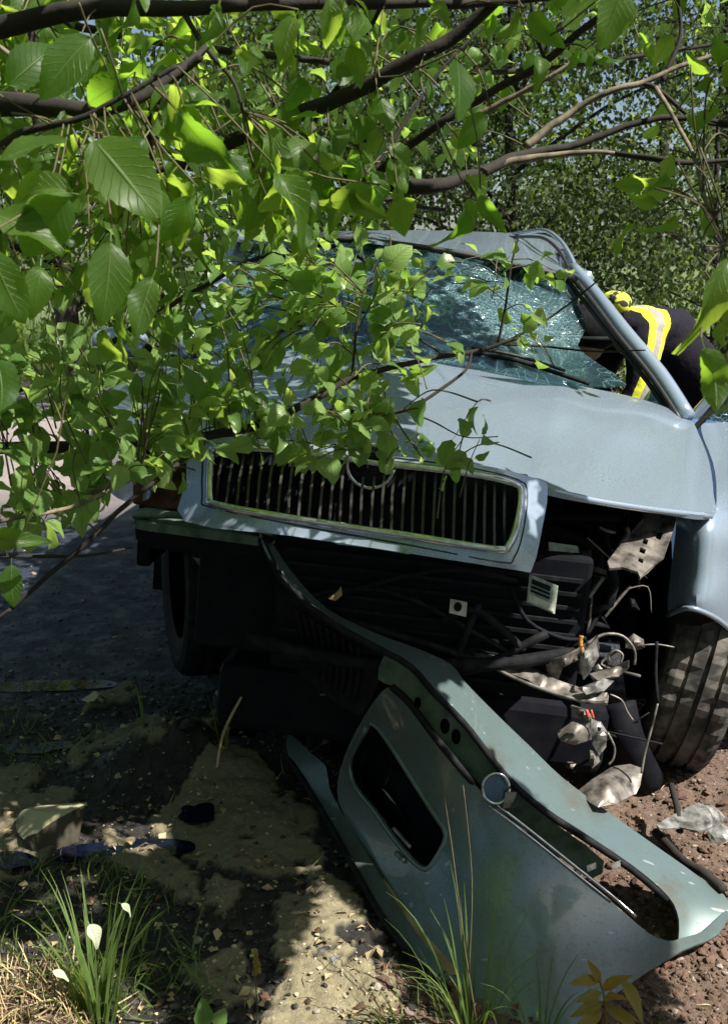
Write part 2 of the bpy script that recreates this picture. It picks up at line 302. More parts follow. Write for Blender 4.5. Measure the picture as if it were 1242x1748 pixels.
def tube(name, path, rad, mat, parent, sides=6, n=4, smooth=True, flat=1.0, raw=False, origin=None):
    P = np.array(crom(path, n, False)) if n > 1 else np.array(path, float)
    R = np.interp(np.linspace(0, 1, len(P)), np.linspace(0, 1, len(rad)), rad) if hasattr(rad, '__len__') else np.full(len(P), rad)
    T = np.gradient(P, axis=0); T /= np.linalg.norm(T, axis=1)[:, None] + 1e-9
    u = np.cross(T[0], (0, 0, 1.)); u = np.cross(T[0], (1., 0, 0)) if np.linalg.norm(u) < .1 else u; V = []
    for i in range(len(P)):
        u = u - T[i] * (u @ T[i]); u /= np.linalg.norm(u) + 1e-9; w_ = np.cross(T[i], u)
        for k in range(sides):
            a = 2 * math.pi * k / sides; V.append(P[i] + R[i] * (math.cos(a) * u + flat * math.sin(a) * w_))
    F = [[i * sides + k, i * sides + (k + 1) % sides, (i + 1) * sides + (k + 1) % sides, (i + 1) * sides + k] for i in range(len(P) - 1) for k in range(sides)]
    F += [list(range(sides))[::-1], [(len(P) - 1) * sides + k for k in range(sides)]]
    if raw: return np.array(V), F
    return mk(name, V, F, mat, parent, smooth, 0, origin)
def join(parts):
    V = []; F = []; b = 0
    for v, f in parts: V.append(np.asarray(v)); F += [[i + b for i in q] for q in f]; b += len(v)
    return np.concatenate(V), F
BOXF = [(0, 1, 3, 2), (4, 6, 7, 5), (0, 4, 5, 1), (2, 3, 7, 6), (0, 2, 6, 4), (1, 5, 7, 3)]
def cbox(name, x0, x1, y0, y1, z0, z1, mat, parent, bev=.01, raw=False):      # a box in the car's own directions
    V = [CW((x, y, z)) for x in (x0, x1) for y in (y0, y1) for z in (z0, z1)]
    if raw: return np.array(V), [list(f) for f in BOXF]
    o = mk(name, V, BOXF, mat, parent)
    if bev:
        md = o.modifiers.new('bevel', 'BEVEL'); md.width = bev; md.segments = 2
    return o
def cpoly(name, pts, mat, parent, thick=.01, holes=None):
    V = [CW(p) for p in pts]; return mk(name, V, [list(range(len(V)))], mat, parent, False, thick)
# ============================================================ ground
SAND = [[(270,1400),(330,1330),(400,1305),(480,1320),(525,1395),(545,1480),(440,1500),(330,1480),(280,1430)],
 [(470,1610),(540,1530),(600,1560),(650,1640),(700,1760),(440,1760),(500,1680)],
 [(-80,1320),(60,1318),(120,1360),(130,1420),(60,1500),(-80,1500)], [(140,1275),(250,1232),(375,1228),(380,1272),(250,1300),(120,1310)],
 [(320,1650),(420,1620),(470,1700),(380,1735)], [(530,1480),(600,1500),(620,1570),(500,1640),(430,1560)], [(140,1180),(200,1175),(260,1190),(200,1215),(150,1210)],
 [(600,1640),(660,1680),(650,1748),(590,1748)],[(180,1430),(260,1440),(330,1490),(400,1520),(380,1570),(300,1540),(200,1480)]]
def near(P):
    x, y, d = PX(P); return x, y
def inz(P, polys, jit=16, fr=9):
    x, y = near(P); q = P * fr
    jx = fbm(q + 3, 4) * jit * 5; jy = fbm(q + 40, 4) * jit * 4; r = np.zeros(len(P), bool)
    for p in polys: r |= inpoly(x + jx, y + jy, p)
    return r
def axis(a, b, step, far0, far1):
    mid = list(np.arange(a, b, step)); s = step; lo = []; v = a
    while v > far0: s *= 1.16; v -= s; lo.append(v)
    s = step; v = mid[-1]; hi = []
    while v < far1: s *= 1.16; v += s; hi.append(v)
    return np.array(lo[::-1] + mid + hi)
gxs = axis(-1.45, 1.5, .0085, -160, 160); gys = axis(1.2, 4.0, .0085, -12, 400)
GX, GY = np.meshgrid(gxs, gys); GP = np.stack([GX.ravel(), GY.ravel(), np.zeros(GX.size)], 1)
SOILP = [(880,1260),(1000,1290),(1110,1250),(1200,1180),(1700,1100),(1900,1900),(1000,1900),(620,1800),(640,1660),(760,1640),(900,1500)]
def height(P):
    P = np.asarray(P, float); x, y = P[:, 0], P[:, 1]; Q = np.stack([x, y, 0 * x], 1)
    asp = np.clip((y - 2.75 - .25 * fbm(Q * 2, 3) * 2 + .35 * np.clip(x + .4, 0, 3) * -1) / .25, 0, 1)      # smooth road beyond the verge
    rough = (1 - asp) * np.clip(1 - (np.hypot(x, y) - 5) / 5, 0, 1)
    h = rough * (.05 * fbm(Q * 5, 5) + .035 * np.abs(fbm(Q * 16 + 9, 4)) + .012 * fbm(Q * 60, 2)) + asp * .006 * fbm(Q * 55, 2)
    h += rough * ((.12 + .12 * fbm(Q * 11 + 5, 4)) * np.exp(-((x + .52) ** 2 / .035 + (y - 2.50) ** 2 / .012)) + .05 * np.exp(-((x - 1.15) ** 2 / .2 + (y - 2.4) ** 2 / .3)))
    far = np.clip((np.hypot(x, y) - 9) / 30, 0, 1); h += far * .6 * fbm(Q * .09, 3)
    return h, asp
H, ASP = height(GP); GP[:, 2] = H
fl = (np.abs(GP[:, 0]) < 2.5) & (GP[:, 1] < 4.6) & (GP[:, 1] > 0.9)
col = np.zeros((len(GP), 4)); col[:, 3] = 1; flat = GP.copy(); flat[:, 2] *= .3
sd = np.zeros(len(GP), bool); sd[fl] = inz(flat[fl], SAND) & (fbm(flat[fl] * 14, 4) > -.16)
so = np.zeros(len(GP), bool); so[fl] = inz(flat[fl], [SOILP], 10, 5)
st = np.zeros(len(GP), bool); st[fl] = inz(flat[fl], [[(-200,1640),(60,1650),(170,1690),(200,1900),(-200,1900)]], 10, 6)
brighter = np.zeros(len(GP), bool); brighter[fl] = inz(flat[fl], [SAND[1], SAND[7]]); col[:, 0] = sd * np.where(brighter, 1, .78); col[:, 1] = ASP; col[:, 2] = so | st  # two sand patches brighter: their sunlight is put into the tone
GP[:, 2] += np.where(sd, .012 + .004 * fbm(GP * 40, 2), 0)
grassy = (GP[:, 1] > 11.5 + .6 * fbm(GP * .5, 3)); col[:, 3] = grassy
def gmat():
    m, t, b = newmat('ground_surface'); a = nd(t, 'ShaderNodeAttribute', attribute_name='mask'); sp = nd(t, 'ShaderNodeSeparateColor'); t.links.new(a.outputs['Color'], sp.inputs[0])
    n = noise(t, 9, 8, .65); n2 = noise(t, 70, 6, .7); n3 = noise(t, 260, 3, .7)
    r = ramp(t, n.outputs[0], .42, .62); r2 = ramp(t, n2.outputs[0], .38, .66); r3 = ramp(t, n3.outputs[0], .4, .65)
    mud = mixc(t, r2.outputs[0], (.006, .006, .008), (.028, .024, .02))
    asp = mixc(t, r3.outputs[0], (.010, .015, .03), (.034, .044, .072)); asp = mixc(t, r.outputs[0], asp, (.018, .025, .045))
    tcw = nd(t, 'ShaderNodeTexCoord'); sx = nd(t, 'ShaderNodeSeparateXYZ'); t.links.new(tcw.outputs['Object'], sx.inputs[0])
    brighter = ramp(t, nd(t, 'ShaderNodeMath').outputs[0], 0, 1); md = nd(t, 'ShaderNodeMapRange'); t.links.new(sx.outputs[1], md.inputs[0]); md.inputs[1].default_value = 4.9; md.inputs[2].default_value = 6.2
    asp = mixc(t, md.outputs[0], asp, (.27, .235, .225))  # near road dark as shade, far road pale as sun, put into colour
    soil = mixc(t, r2.outputs[0], (.055, .038, .03), (.20, .145, .115)); soil = mixc(t, r3.outputs[0], soil, (.13, .085, .06))
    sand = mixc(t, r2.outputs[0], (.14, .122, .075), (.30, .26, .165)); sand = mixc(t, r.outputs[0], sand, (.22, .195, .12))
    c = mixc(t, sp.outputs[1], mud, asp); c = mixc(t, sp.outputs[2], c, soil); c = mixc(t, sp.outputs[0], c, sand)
    c = mixc(t, a.outputs['Alpha'], c, mixc(t, r.outputs[0], (.06, .11, .03), (.16, .17, .06)))
    t.links.new(c, b.inputs['Base Color'])
    ro = nd(t, 'ShaderNodeMapRange'); t.links.new(n.outputs[0], ro.inputs[0]); ro.inputs[1].default_value = .4; ro.inputs[2].default_value = .6; ro.inputs[3].default_value = .35; ro.inputs[4].default_value = .8
    mr = nd(t, 'ShaderNodeMath', operation='MAXIMUM'); ms = nd(t, 'ShaderNodeMath', operation='MAXIMUM'); t.links.new(sp.outputs[0], ms.inputs[0]); t.links.new(sp.outputs[2], ms.inputs[1])
    t.links.new(ms.outputs[0], mr.inputs[0]); t.links.new(ro.outputs[0], mr.inputs[1]); t.links.new(mr.outputs[0], b.inputs['Roughness'])
    hs = nd(t, 'ShaderNodeMath', operation='ADD'); t.links.new(n2.outputs[0], hs.inputs[0]); t.links.new(n3.outputs[0], hs.inputs[1]); bump(t, b, hs.outputs[0], .7, .008)
    return m
M['ground'] = gmat()
ny, nx = GX.shape; ii = np.arange(ny * nx).reshape(ny, nx)
gf = np.stack([ii[:-1, :-1].ravel(), ii[:-1, 1:].ravel(), ii[1:, 1:].ravel(), ii[1:, :-1].ravel()], 1)
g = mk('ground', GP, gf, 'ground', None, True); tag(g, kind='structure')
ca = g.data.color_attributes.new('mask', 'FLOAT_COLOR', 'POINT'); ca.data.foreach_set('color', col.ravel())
def gz(x, y):
    i = min(max(np.searchsorted(gxs, x), 1), len(gxs) - 1); j = min(max(np.searchsorted(gys, y), 1), len(gys) - 1)
    return float(GP[j * nx + i, 2])
# wet patches that mirror the sky, faint blue sheen put into their colour
def puddle(cx, cy, rx, ry, z):
    V = []; n = 36
    c = G(cx, cy, z)
    for k in range(n):
        a = 2 * math.pi * k / n; rr = 1 + .35 * (vnoise(np.array([[cx + math.cos(a) * 1.5, cy + math.sin(a) * 1.5, 3]]))[0] - .5) * 2
        V.append((c[0] + rx * rr * math.cos(a), c[1] + ry * rr * math.sin(a), z))
    return tag(mk('water', V, [list(range(n))], 'water', None), kind='structure')
mw, tw, bw = newmat('oily_water'); bw.inputs['Base Color'].default_value = (.004, .006, .018, 1); bw.inputs['Roughness'].default_value = .04; bw.inputs['IOR'].default_value = 1.45
nw = noise(tw, 14, 3); bump(tw, bw, nw.outputs[0], .15, .004); M['water'] = mw
for a in ((60, 1275, .12, .035), (335, 1385, .05, .05), (230, 1450, .16, .05), (20, 1470, .06, .04), (90, 1170, .2, .05), (430, 1250, .09, .04)):
    p = G(a[0], a[1], 0); zz = [gz(p[0] + dx, p[1] + dy) for dx in (-.04, 0, .04) for dy in (-.04, 0, .04)]
    puddle(*a, float(np.mean(zz)) + .004)
# loose stones, clods and crumbs
ICO = None
def ico():
    bm = bmesh.new(); bmesh.ops.create_icosphere(bm, subdivisions=1, radius=1); V = np.array([v.co[:] for v in bm.verts]); F = np.array([[v.index for v in f.verts] for f in bm.faces]); bm.free(); return V, F
IV, IF = ico()
def randrot(n):
    q = rng.normal(size=(n, 4)); q /= np.linalg.norm(q, axis=1)[:, None]; a, b, c, d = q.T
    return np.stack([np.stack([1-2*(c*c+d*d), 2*(b*c-a*d), 2*(b*d+a*c)], 1), np.stack([2*(b*c+a*d), 1-2*(b*b+d*d), 2*(c*d-a*b)], 1), np.stack([2*(b*d-a*c), 2*(c*d+a*b), 1-2*(b*b+c*c)], 1)], 1)
def scatter(name, n, region, size, mat, flatness=.6, jit=.25, sink=.3, label=None):
    xs = rng.uniform(min(p[0] for p in region), max(p[0] for p in region), n * 3); ys = rng.uniform(min(p[1] for p in region), max(p[1] for p in region), n * 3)
    k = inpoly(xs, ys, region); xs, ys = xs[k][:n], ys[k][:n]; n = len(xs)
    C = np.array([G(x, y, 0) for x, y in zip(xs, ys)])
    if mat == 'mudc': k = ~inz(C, SAND) | (rng.random(n) < .06); C = C[k]; n = len(C)
    C[:, 2] = [gz(a, b) for a, b in C[:, :2]]
    s = size * np.exp(rng.normal(0, .45, n)); V = IV[None] * (1 + rng.uniform(-jit, jit, (n, len(IV), 1))) * s[:, None, None] * rng.uniform(.55, 1.1, (n, 1, 3))
    V = np.einsum('nij,nkj->nki', randrot(n), V); V[:, :, 2] *= flatness; V += C[:, None]; V[:, :, 2] += (s * (.5 - sink) * flatness)[:, None]
    F = (IF[None] + (np.arange(n) * len(IV))[:, None, None]).reshape(-1, 3)
    return tag(mk(name, V.reshape(-1, 3), F, mat), kind='stuff')
scatter('gravel', 2600, SOILP, .0038, 'pebble'); scatter('soil_clods', 5200, SOILP, .0062, 'soilc'); scatter('soil_crumbs', 14000, SOILP, .003, 'soilc')
scatter('mud_clods', 3800, [(-60,1150),(650,1150),(760,1500),(760,1760),(-60,1760)], .0058, 'mudc'); scatter('road_grit', 900, [(-60,890),(500,890),(620,1200),(-60,1200)], .004, 'mudc')
scatter('road_chippings', 260, [(-60,930),(450,950),(560,1250),(-60,1250)], .006, 'pebble')
scatter('absorbent_crumbs', 900, [(0,1180),(560,1200),(720,1748),(0,1748)], .0032, 'sandc')
scatter('pale_grit', 60, [(0,1150),(560,1200),(720,1748),(0,1748)], .005, 'pebble')
def rock(px, py, z, sx, sy, sz, mat, label, seed, name='rock'):
    bm = bmesh.new(); bmesh.ops.create_icosphere(bm, subdivisions=3, radius=1); V = np.array([v.co[:] for v in bm.verts]); F = [[v.index for v in f.verts] for f in bm.faces]; bm.free()
    kn = np.random.default_rng(seed).normal(size=(11, 3)); kn /= np.linalg.norm(kn, axis=1)[:, None]
    for q in kn: dq = V @ q; V = V - np.clip(dq - .62, 0, None)[:, None] * q      # broken, flat faces
    V = V * 1.35; V = V * (1 + .3 * fbm(V * 1.3 + seed, 4)[:, None]); V = V + .10 * fbm(V * 4 + seed, 4)[:, None]
    c = G(px, py, z); P = V * (sx, sy, sz) + c
    return tag(mk(name, P, F, mat, None, False, 0, c), label, 'rock')
rock(85, 1430, .01, .085, .06, .085, 'rock', 'angular stone dusted with pale absorbent granules at the left edge of the verge', 3)
rock(165, 1195, .01, .035, .03, .02, 'rock', 'small flat stone lying in the wet mud in front of the shaded road', 21)
rock(400, 1195, .02, .05, .04, .04, 'rock', 'dark stone beside the dried straw stalk under the bumper grille', 33)
rock(560, 1640, .0, .03, .03, .02, 'alu', 'little white pebble at the edge of the sunlit granule patch', 47)
for k, (px, py, s) in enumerate(((1205, 1400, .05), (1235, 1430, .035))):
    rock(px, py, .03, s, s * .8, s * .8, 'alu', ['crumpled pale grey lump of broken casting on the brown soil at the right edge', 'smaller pale lump of broken casting touching the right picture edge'][k], 60 + k, 'broken_casting')
# ============================================================ the crashed car
car = thing('crashed_car', CW((0, 0, 0)), 'silver green estate car with smashed front end, missing bumper and cracked windscreen', 'car')
def CP(px, py, ax, v): return (px, py, cd(px, py, ax, v))
# bonnet
bon = [(330,752),(345,745),(520,752),(640,776),(800,790),(925,822),(936,836),(1020,853),(1120,868),(1214,879),(1217,845),(1210,790),(1192,742),(1172,712),(1100,683),(1010,663),(880,640),(780,622),(700,612),(560,600),(430,600),(330,612),(285,640),(262,680),(262,730)]
bc = [CP(262,730,'y',-.62),CP(345,760,'y',-.86),CP(640,785,'y',-.87),CP(932,835,'y',-.83),CP(1100,867,'y',-.72),CP(1215,879,'y',-.6),CP(1212,790,'y',-.1),CP(1172,712,'y',.5),CP(1010,663,'y',.36),CP(860,640,'y',.28),CP(700,612,'y',.24),CP(500,600,'y',.30),CP(322,610,'y',.45),CP(285,650,'y',.0)]
for px, py, yy, up in ((400,700,-.4,.02),(620,700,-.4,.03),(800,720,-.4,.03),(930,750,-.35,.035),(1080,770,-.25,.01),(500,650,0,.03),(760,660,0,.035),(960,690,0,.03),(1100,720,.1,.02)):
    bc.append((px, py, cd(px, py, 'y', yy) - up * .6))
def bwarp(x, y):   # pressed ridge running back from the grille corner, shallow buckles
    r = (x - (915 + (830 - y) * .22)); q = np.stack([x / 120, y / 90, 0 * x], 1)
    return -.022 * np.exp(-(np.abs(r) / 22) ** 1.4) * np.clip((y - 600) / 120, 0, 1) - .010 * np.exp(-np.abs(y - (700 + (x - 900) * .22)) / 9) * np.clip((x - 760) / 120, 0, 1) + .020 * np.abs(fbm(q, 2)) * np.clip((y - 600) / 60, 0, 1)* np.clip((880 - y) / 60, .15, 1)
bonnet = sheet('bonnet', bon, bc, 'paint', car, thick=.012, step=11, warp=bwarp, sub=3)
# folded front lip of the bonnet
tube('bonnet_lip', [D(x, y, cd(x, y, 'y', v) + .004) for x, y, v in ((936,838,-.83),(1020,856,-.78),(1120,871,-.70),(1212,881,-.6))], .008, 'paint', bonnet, 8)
# soft rounded nose between bonnet and grille surround
so_ = [(322,748),(345,745),(520,752),(640,776),(800,790),(918,818),(934,840),(925,900),(908,970),(880,973),(700,945),(500,915),(316,890),(318,820)]
si_ = [(362,772),(380,764),(520,772),(640,790),(780,806),(872,824),(888,845),(880,900),(866,932),(845,938),(700,915),(500,885),(372,862),(358,848)]
sc = [CP(320,752,'y',-.85),CP(640,776,'y',-.88),CP(932,838,'y',-.84),CP(908,970,'y',-.93),CP(600,932,'y',-.95),CP(316,890,'y',-.93),CP(318,820,'y',-.88),CP(372,862,'y',-.95),CP(880,900,'y',-.93),CP(866,935,'y',-.95),CP(370,770,'y',-.89),CP(875,828,'y',-.885)]
sc = [(a, b, d - .006) for a, b, d in sc]
sur = sheet('grille_surround', so_, sc, 'paint', car, holes=[si_], thick=.006, step=9, sub=3)
sf = tps(sc)
def onsur(p, off): return [D(x, y, float(sf(np.array([[x, y]]))[0]) + off) for x, y in p]
grille = sheet('grille', [(350,755),(640,775),(900,810),(900,950),(620,925),(350,880)], [(a, b, d + .055) for a, b, d in sc], 'dark', car, thick=.003, step=40, sub=1)
ring = crom(si_, 3); ringp = onsur(ring + [ring[0]], -.004)
tube('chrome_frame', ringp, .0085, 'chrome', grille, 6, 1)
cen = np.array(si_).mean(axis=0); mid = [tuple(cen + (np.array(p) - cen) * np.array([1.045, 1.24])) for p in si_]
rm = crom(mid, 3); tube('seam', onsur(rm + [rm[0]], .0005), .0022, 'seal', grille, 5, 1)
top = np.array([(362,766),(380,760),(520,770),(640,788),(780,804),(872,822),(890,845)]); bot = np.array([(356,852),(372,862),(500,886),(700,916),(845,939),(866,934),(888,880)])
for i in range(30):
    x = 372 + i * 17.4; sh = 10 * (1 - i / 30); yt = np.interp(x + sh, top[:, 0], top[:, 1]); yb = np.interp(x - sh * .6, bot[:, 0], bot[:, 1])
    jit = random.uniform(-1.5, 1.5); tilt = random.uniform(.0, .012)
    a = [(x + sh + jit, yt + 2), (x + jit, (yt + yb) / 2), (x - sh * .6, yb - 2)]
    P = onsur(a, .012 + tilt); P2 = onsur([(q[0] + 4.6, q[1]) for q in a], .012 + tilt); P3 = onsur([(q[0] + 3.2, q[1]) for q in a], .040)
    V = np.array(P + P2 + P3); F = [(0, 3, 4, 1), (1, 4, 5, 2), (3, 6, 7, 4), (4, 7, 8, 5), (6, 0, 1, 7), (7, 1, 2, 8), (0, 6, 3), (2, 5, 8)]
    mk('slat', V, F, 'slat', grille)
ec = D(632, 796, cd(632, 796, 'y', -.9)); rx = np.array(CW((1, 0, 0))) - np.array(CW((0, 0, 0))); uz = np.array(CW((0, -.22, 1))) - np.array(CW((0, 0, 0))); uz /= np.linalg.norm(uz)
rp = [ec + .0475 * (math.cos(a) * rx + math.sin(a) * uz) for a in np.linspace(0, 2 * math.pi, 33)]
em = tube('emblem', rp, .0048, 'chrome', car, 8, 1)
mk('emblem_recess', [ec + .046 * (math.cos(a) * rx + math.sin(a) * uz) + np.array([0, .006, 0]) for a in np.linspace(0, 2 * math.pi, 29)[:-1]], [list(range(28))], 'black', em)
# roof
sheet('roof', [(408,402),(520,396),(700,393),(860,397),(932,402),(968,430),(990,470),(960,462),(830,440),(640,412),(520,405),(430,412)],
      [CP(408,398,'y',1.2),CP(640,408,'y',1.02),CP(830,440,'y',1.05),CP(990,468,'y',1.15),CP(935,398,'x',.6),CP(700,385,'y',2.6),CP(520,385,'y',2.4),CP(860,386,'y',2.5)], 'paint', car, thick=.01, step=14)
tube('roof_edge_trim', ppath([(862,402,4.9),(905,395,4.6),(932,394,4.35),(955,410,4.15),(972,435,3.98),(984,462,3.88)]), .009, 'paint', car, 8); tube('roof_edge_seal', ppath([(850,406,4.8),(900,404,4.45),(928,407,4.2),(950,424,4.05),(964,446,3.95),(974,468,3.86)]), .007, 'seal', car, 8)
tube('header_seal', [D(x, y, cd(x, y, 'y', 1.04) - .005) for x, y in ((420,408),(520,405),(640,412),(740,425),(830,442),(975,474))], .012, 'seal', car)
tube('roof_rail', [CW(p) for p in ((.57,1.18,1.40),(.575,1.35,1.475),(.575,1.6,1.505),(.57,2.4,1.51),(.56,3.2,1.48),(.55,3.35,1.45))], .014, 'chrome', car)
tube('roof_rail', [CW(p) for p in ((-.66,1.18,1.42),(-.66,1.4,1.49),(-.65,2.4,1.51),(-.64,3.3,1.46))], .014, 'chrome', car)
# pillars
pr = [CP(978,455,'y',1.17),CP(1015,500,'y',1.02),CP(1068,570,'y',.78),(1125,640,3.42),(1172,712,3.28)]
pl_ = tube('windscreen_pillar', ppath(pr), [.02, .024, .028, .03, .028], 'paint', car, 10)
tube('pillar_seal', [D(x - 12, y + 6, d - .015) for x, y, d in pr], .011, 'seal', pl_)
tube('pillar_seal', [D(x - 21, y + 11, d + .03) for x, y, d in pr], .009, 'seal', pl_)
pl2 = tube('windscreen_pillar', [D(x, y, cd(x, y, 'y', v)) for x, y, v in ((412,405,1.16),(380,480,.85),(348,545,.62),(318,600,.45))], .036, 'paint', car, 10)
# windscreen, torn at its right-hand side
gl = [(440,408),(520,408),(640,416),(740,430),(830,446),(970,478),(985,520),(1000,560),(985,590),(1020,620),(1068,655),(1012,660),(1003,666),(960,655),(880,635),(780,622),(700,612),(560,602),(430,600),(350,600),(385,510)]
hole1 = [(985,500),(1002,545),(1004,575),(992,560),(984,525)]
gc = [CP(440,408,'y',1.14),CP(640,416,'y',1.02),CP(830,446,'y',1.06),CP(970,478,'y',1.13),CP(1068,655,'y',.44),CP(1003,664,'y',.38),CP(880,640,'y',.30),CP(700,612,'y',.26),CP(500,600,'y',.32),CP(350,600,'y',.45),CP(660,520,'y',.66),CP(830,540,'y',.72),(960,570,cd(960,570,'y',.80) + .05),(1000,620,cd(1000,620,'y',.62) + .03)]
gwarp = lambda x, y: .03 * fbm(np.stack([x / 60, y / 50, 0 * x], 1), 3) * np.clip((x - 650) / 200, .1, 1)
ws = sheet('windscreen', gl, gc, 'glass', car, thick=.005, step=10, warp=gwarp, sub=2)
sheet('glass_shard', [(880,628),(940,640),(1000,664),(960,660),(900,648),(820,632)], [CP(880,628,'y',.22),CP(1000,664,'y',.30),CP(820,632,'y',.2),CP(900,648,'y',.16)], 'glass', ws, sub=1)
sheet('glass_shard', [(1114,656),(1140,690),(1150,704),(1096,684)], [(1114,656,3.5),(1140,690,3.42),(1150,704,3.36),(1096,684,3.42)], 'glass', car, sub=1)
for a in (((1005,655),(960,640),(880,615),(800,600)), ((720,600),(640,590),(560,588),(480,592))):
    wp = tube('wiper', [D(x, y, cd(x, y, 'y', .42) - .03) for x, y in a], .008, 'black', car); tube('wiper_blade', [D(x + 4, y - 7, cd(x, y, 'y', .42) - .02) for x, y in a[1:]], .006, 'seal', wp)
tube('scuttle', [D(x, y, cd(x, y, 'y', .5)) for x, y in ((330,612),(500,606),(700,618),(880,645),(1010,668),(1160,712))], .03, 'black', car, flat=.5)
# inside
cbox('bulkhead', -.84, .86, .53, .60, .12, .97, 'dark', car, 0); cbox('arch_wall', .71, .80, .10, .52, .30, .86, 'dark', car, 0); cbox('firewall', -.72, .76, .48, .52, .3, .96, 'black', car); cbox('dashboard', -.68, .70, .55, .95, .78, .99, 'black', car, .04); cbox('cabin_floor', -.75, .78, .5, 3.6, .2, .24, 'black', car)
for sx in (-.38, .38):
    s_ = cbox('seat', sx - .24, sx + .24, 1.5, 2.0, .35, .55, 'seat', car, .05); cbox('backrest', sx - .23, sx + .23, 1.98, 2.12, .5, 1.1, 'seat', s_, .05); cbox('headrest', sx - .13, sx + .13, 1.98, 2.08, 1.14, 1.32, 'seat', s_, .04)
cbox('rear_seat', -.62, .62, 2.75, 2.95, .4, 1.05, 'seat', car, .05)
wc = np.array((.38, 1.12, .98)); tube('steering_wheel', [CW(wc + .185 * np.array((math.cos(a), math.sin(a) * .45, math.sin(a) * .9))) for a in np.linspace(0, 2 * math.pi, 25)], .014, 'black', car, 8, 1)
# body sides, rear
for sx, side in ((-.87, 0), (.87, 1)):
    y0 = .5 if side == 0 else 1.55
    cpoly('side_panel', [(sx, y0, .25), (sx, 3.95, .3), (sx, 3.98, .9), (sx * .98, y0, .93)], 'paint', car)
    cpoly('rear_pillar', [(sx * .96, 3.1, .93), (sx * .96, 3.9, .93), (sx * .7, 3.6, 1.38), (sx * .7, 3.1, 1.40)], 'paint', car)
    tube('window_pillar', [CW((sx * .97, 1.62, .92)), CW((sx * .82, 1.75, 1.2)), CW((sx * .69, 1.9, 1.42))], .035, 'black', car)
    tube('roof_edge', [CW((sx * .74, 1.2, 1.39)), CW((sx * .72, 2, 1.43)), CW((sx * .70, 3.2, 1.40)), CW((sx * .7, 3.6, 1.36))], .03, 'paint', car)
cpoly('rear_door_glass', [(-.83, 1.7, .93), (-.83, 3.05, .93), (-.62, 3.05, 1.37), (-.62, 1.85, 1.39)], 'glass', car, .004)
cpoly('tailgate', [(-.8, 3.97, .35), (.8, 3.97, .35), (.8, 3.97, .92), (-.8, 3.97, .92)], 'paint', car); cpoly('tailgate_frame', [(-.6, 3.62, 1.3), (.6, 3.62, 1.3), (.6, 3.58, 1.4), (-.6, 3.58, 1.4)], 'paint', car)
# left-hand wing and mirror in the picture
sheet('wing', [(330,612),(285,640),(262,680),(250,740),(245,800),(255,850),(200,850),(150,780),(180,680),(250,620),(300,600)], [CP(330,612,'y',.5),CP(285,640,'y',.1),CP(262,700,'y',-.3),CP(250,800,'y',-.5),(200,850,2.85),(150,780,3.1),(180,680,3.3),(250,620,3.5)], 'paint', car, thick=.006, step=14)
def ellip(name, c, r, mat, parent, rz=0, p=.8):
    V = IV2 * 1.0; V = np.sign(V) * np.abs(V) ** p; V = V * r; cs, sn = math.cos(rz), math.sin(rz); V = V @ np.array([[cs, sn, 0], [-sn, cs, 0], [0, 0, 1]]) + c
    return mk(name, V, IF2, mat, parent, True)
bm = bmesh.new(); bmesh.ops.create_icosphere(bm, subdivisions=3, radius=1); IV2 = np.array([v.co[:] for v in bm.verts]); IF2 = [[v.index for v in f.verts] for f in bm.faces]; bm.free()
mir = ellip('door_mirror', D(205, 585, 3.5), (.10, .06, .055), 'paint', car, .2); tube('mirror_arm', [D(230, 592, 3.5), D(275, 600, 3.5)], .02, 'black', mir)
# right-hand wing: the rounded nose left standing where the headlight is gone
fo = [(1160,866),(1214,880),(1222,840),(1216,790),(1196,735),(1215,722),(1330,740),(1400,900),(1420,1100),(1390,1300),(1330,1250),(1290,1140),(1262,1092),(1235,1064),(1205,1046),(1172,1036),(1150,1040),(1139,1046),(1140,1010),(1146,960),(1152,910)]
fc = [(1160,866,2.46),(1146,960,2.44),(1139,1046,2.44),(1190,880,2.37),(1190,960,2.335),(1185,1035,2.33),(1235,960,2.37),(1240,1060,2.42),(1216,880,2.36),(1220,800,2.78),(1196,735,3.2),(1300,760,3.1),(1330,1000,2.66),(1390,1250,2.9),(1300,1140,2.6),(1270,880,2.5)]
wing = sheet('wing', fo, fc, 'paint', car, thick=.004, step=11, sub=3)
tube('wheel_arch_lip', [D(x, y, d) for x, y, d in ((1139,1050,2.45),(1172,1038,2.34),(1205,1047,2.35),(1235,1066,2.42),(1262,1094,2.5),(1290,1142,2.6),(1330,1252,2.75))], .007, 'paint', wing)
sheet('arch_liner', [(1142,1052),(1172,1042),(1205,1052),(1235,1072),(1242,1110),(1225,1130),(1200,1075),(1185,1115),(1150,1130),(1138,1100)], [(1142,1052,2.5),(1172,1042,2.42),(1235,1072,2.5),(1225,1130,2.55),(1150,1130,2.6),(1200,1075,2.5)], 'black', car, step=14)
sheet('arch_liner', [(1100,900),(1140,900),(1145,1050),(1150,1200),(1095,1330),(1060,1300),(1080,1100)], [(1100,900,2.9),(1140,900,2.6),(1145,1050,2.55),(1150,1200,2.8),(1095,1330,2.75),(1060,1300,2.8),(1080,1100,2.85)], 'black', car, step=20)
# open front door on the right
door = cbox('open_door', .95, 1.75, .62, .70, .22, .93, 'bluep', car, .02)
tube('window_frame', [CW(p) for p in ((.96,.66,.86),(1.05,.66,1.0),(1.25,.66,1.3),(1.72,.66,1.38),(1.75,.66,.88))], .02, 'paint', door)
tube('frame_seal', [CW(p) for p in ((.99,.62,.88),(1.08,.62,1.0),(1.27,.62,1.27),(1.7,.62,1.34))], .01, 'seal', door)
cpoly('door_glass', [(.99,.66,.87), (1.74,.66,.87), (1.71,.66,1.35), (1.27,.66,1.27)], 'glass', door, .004)
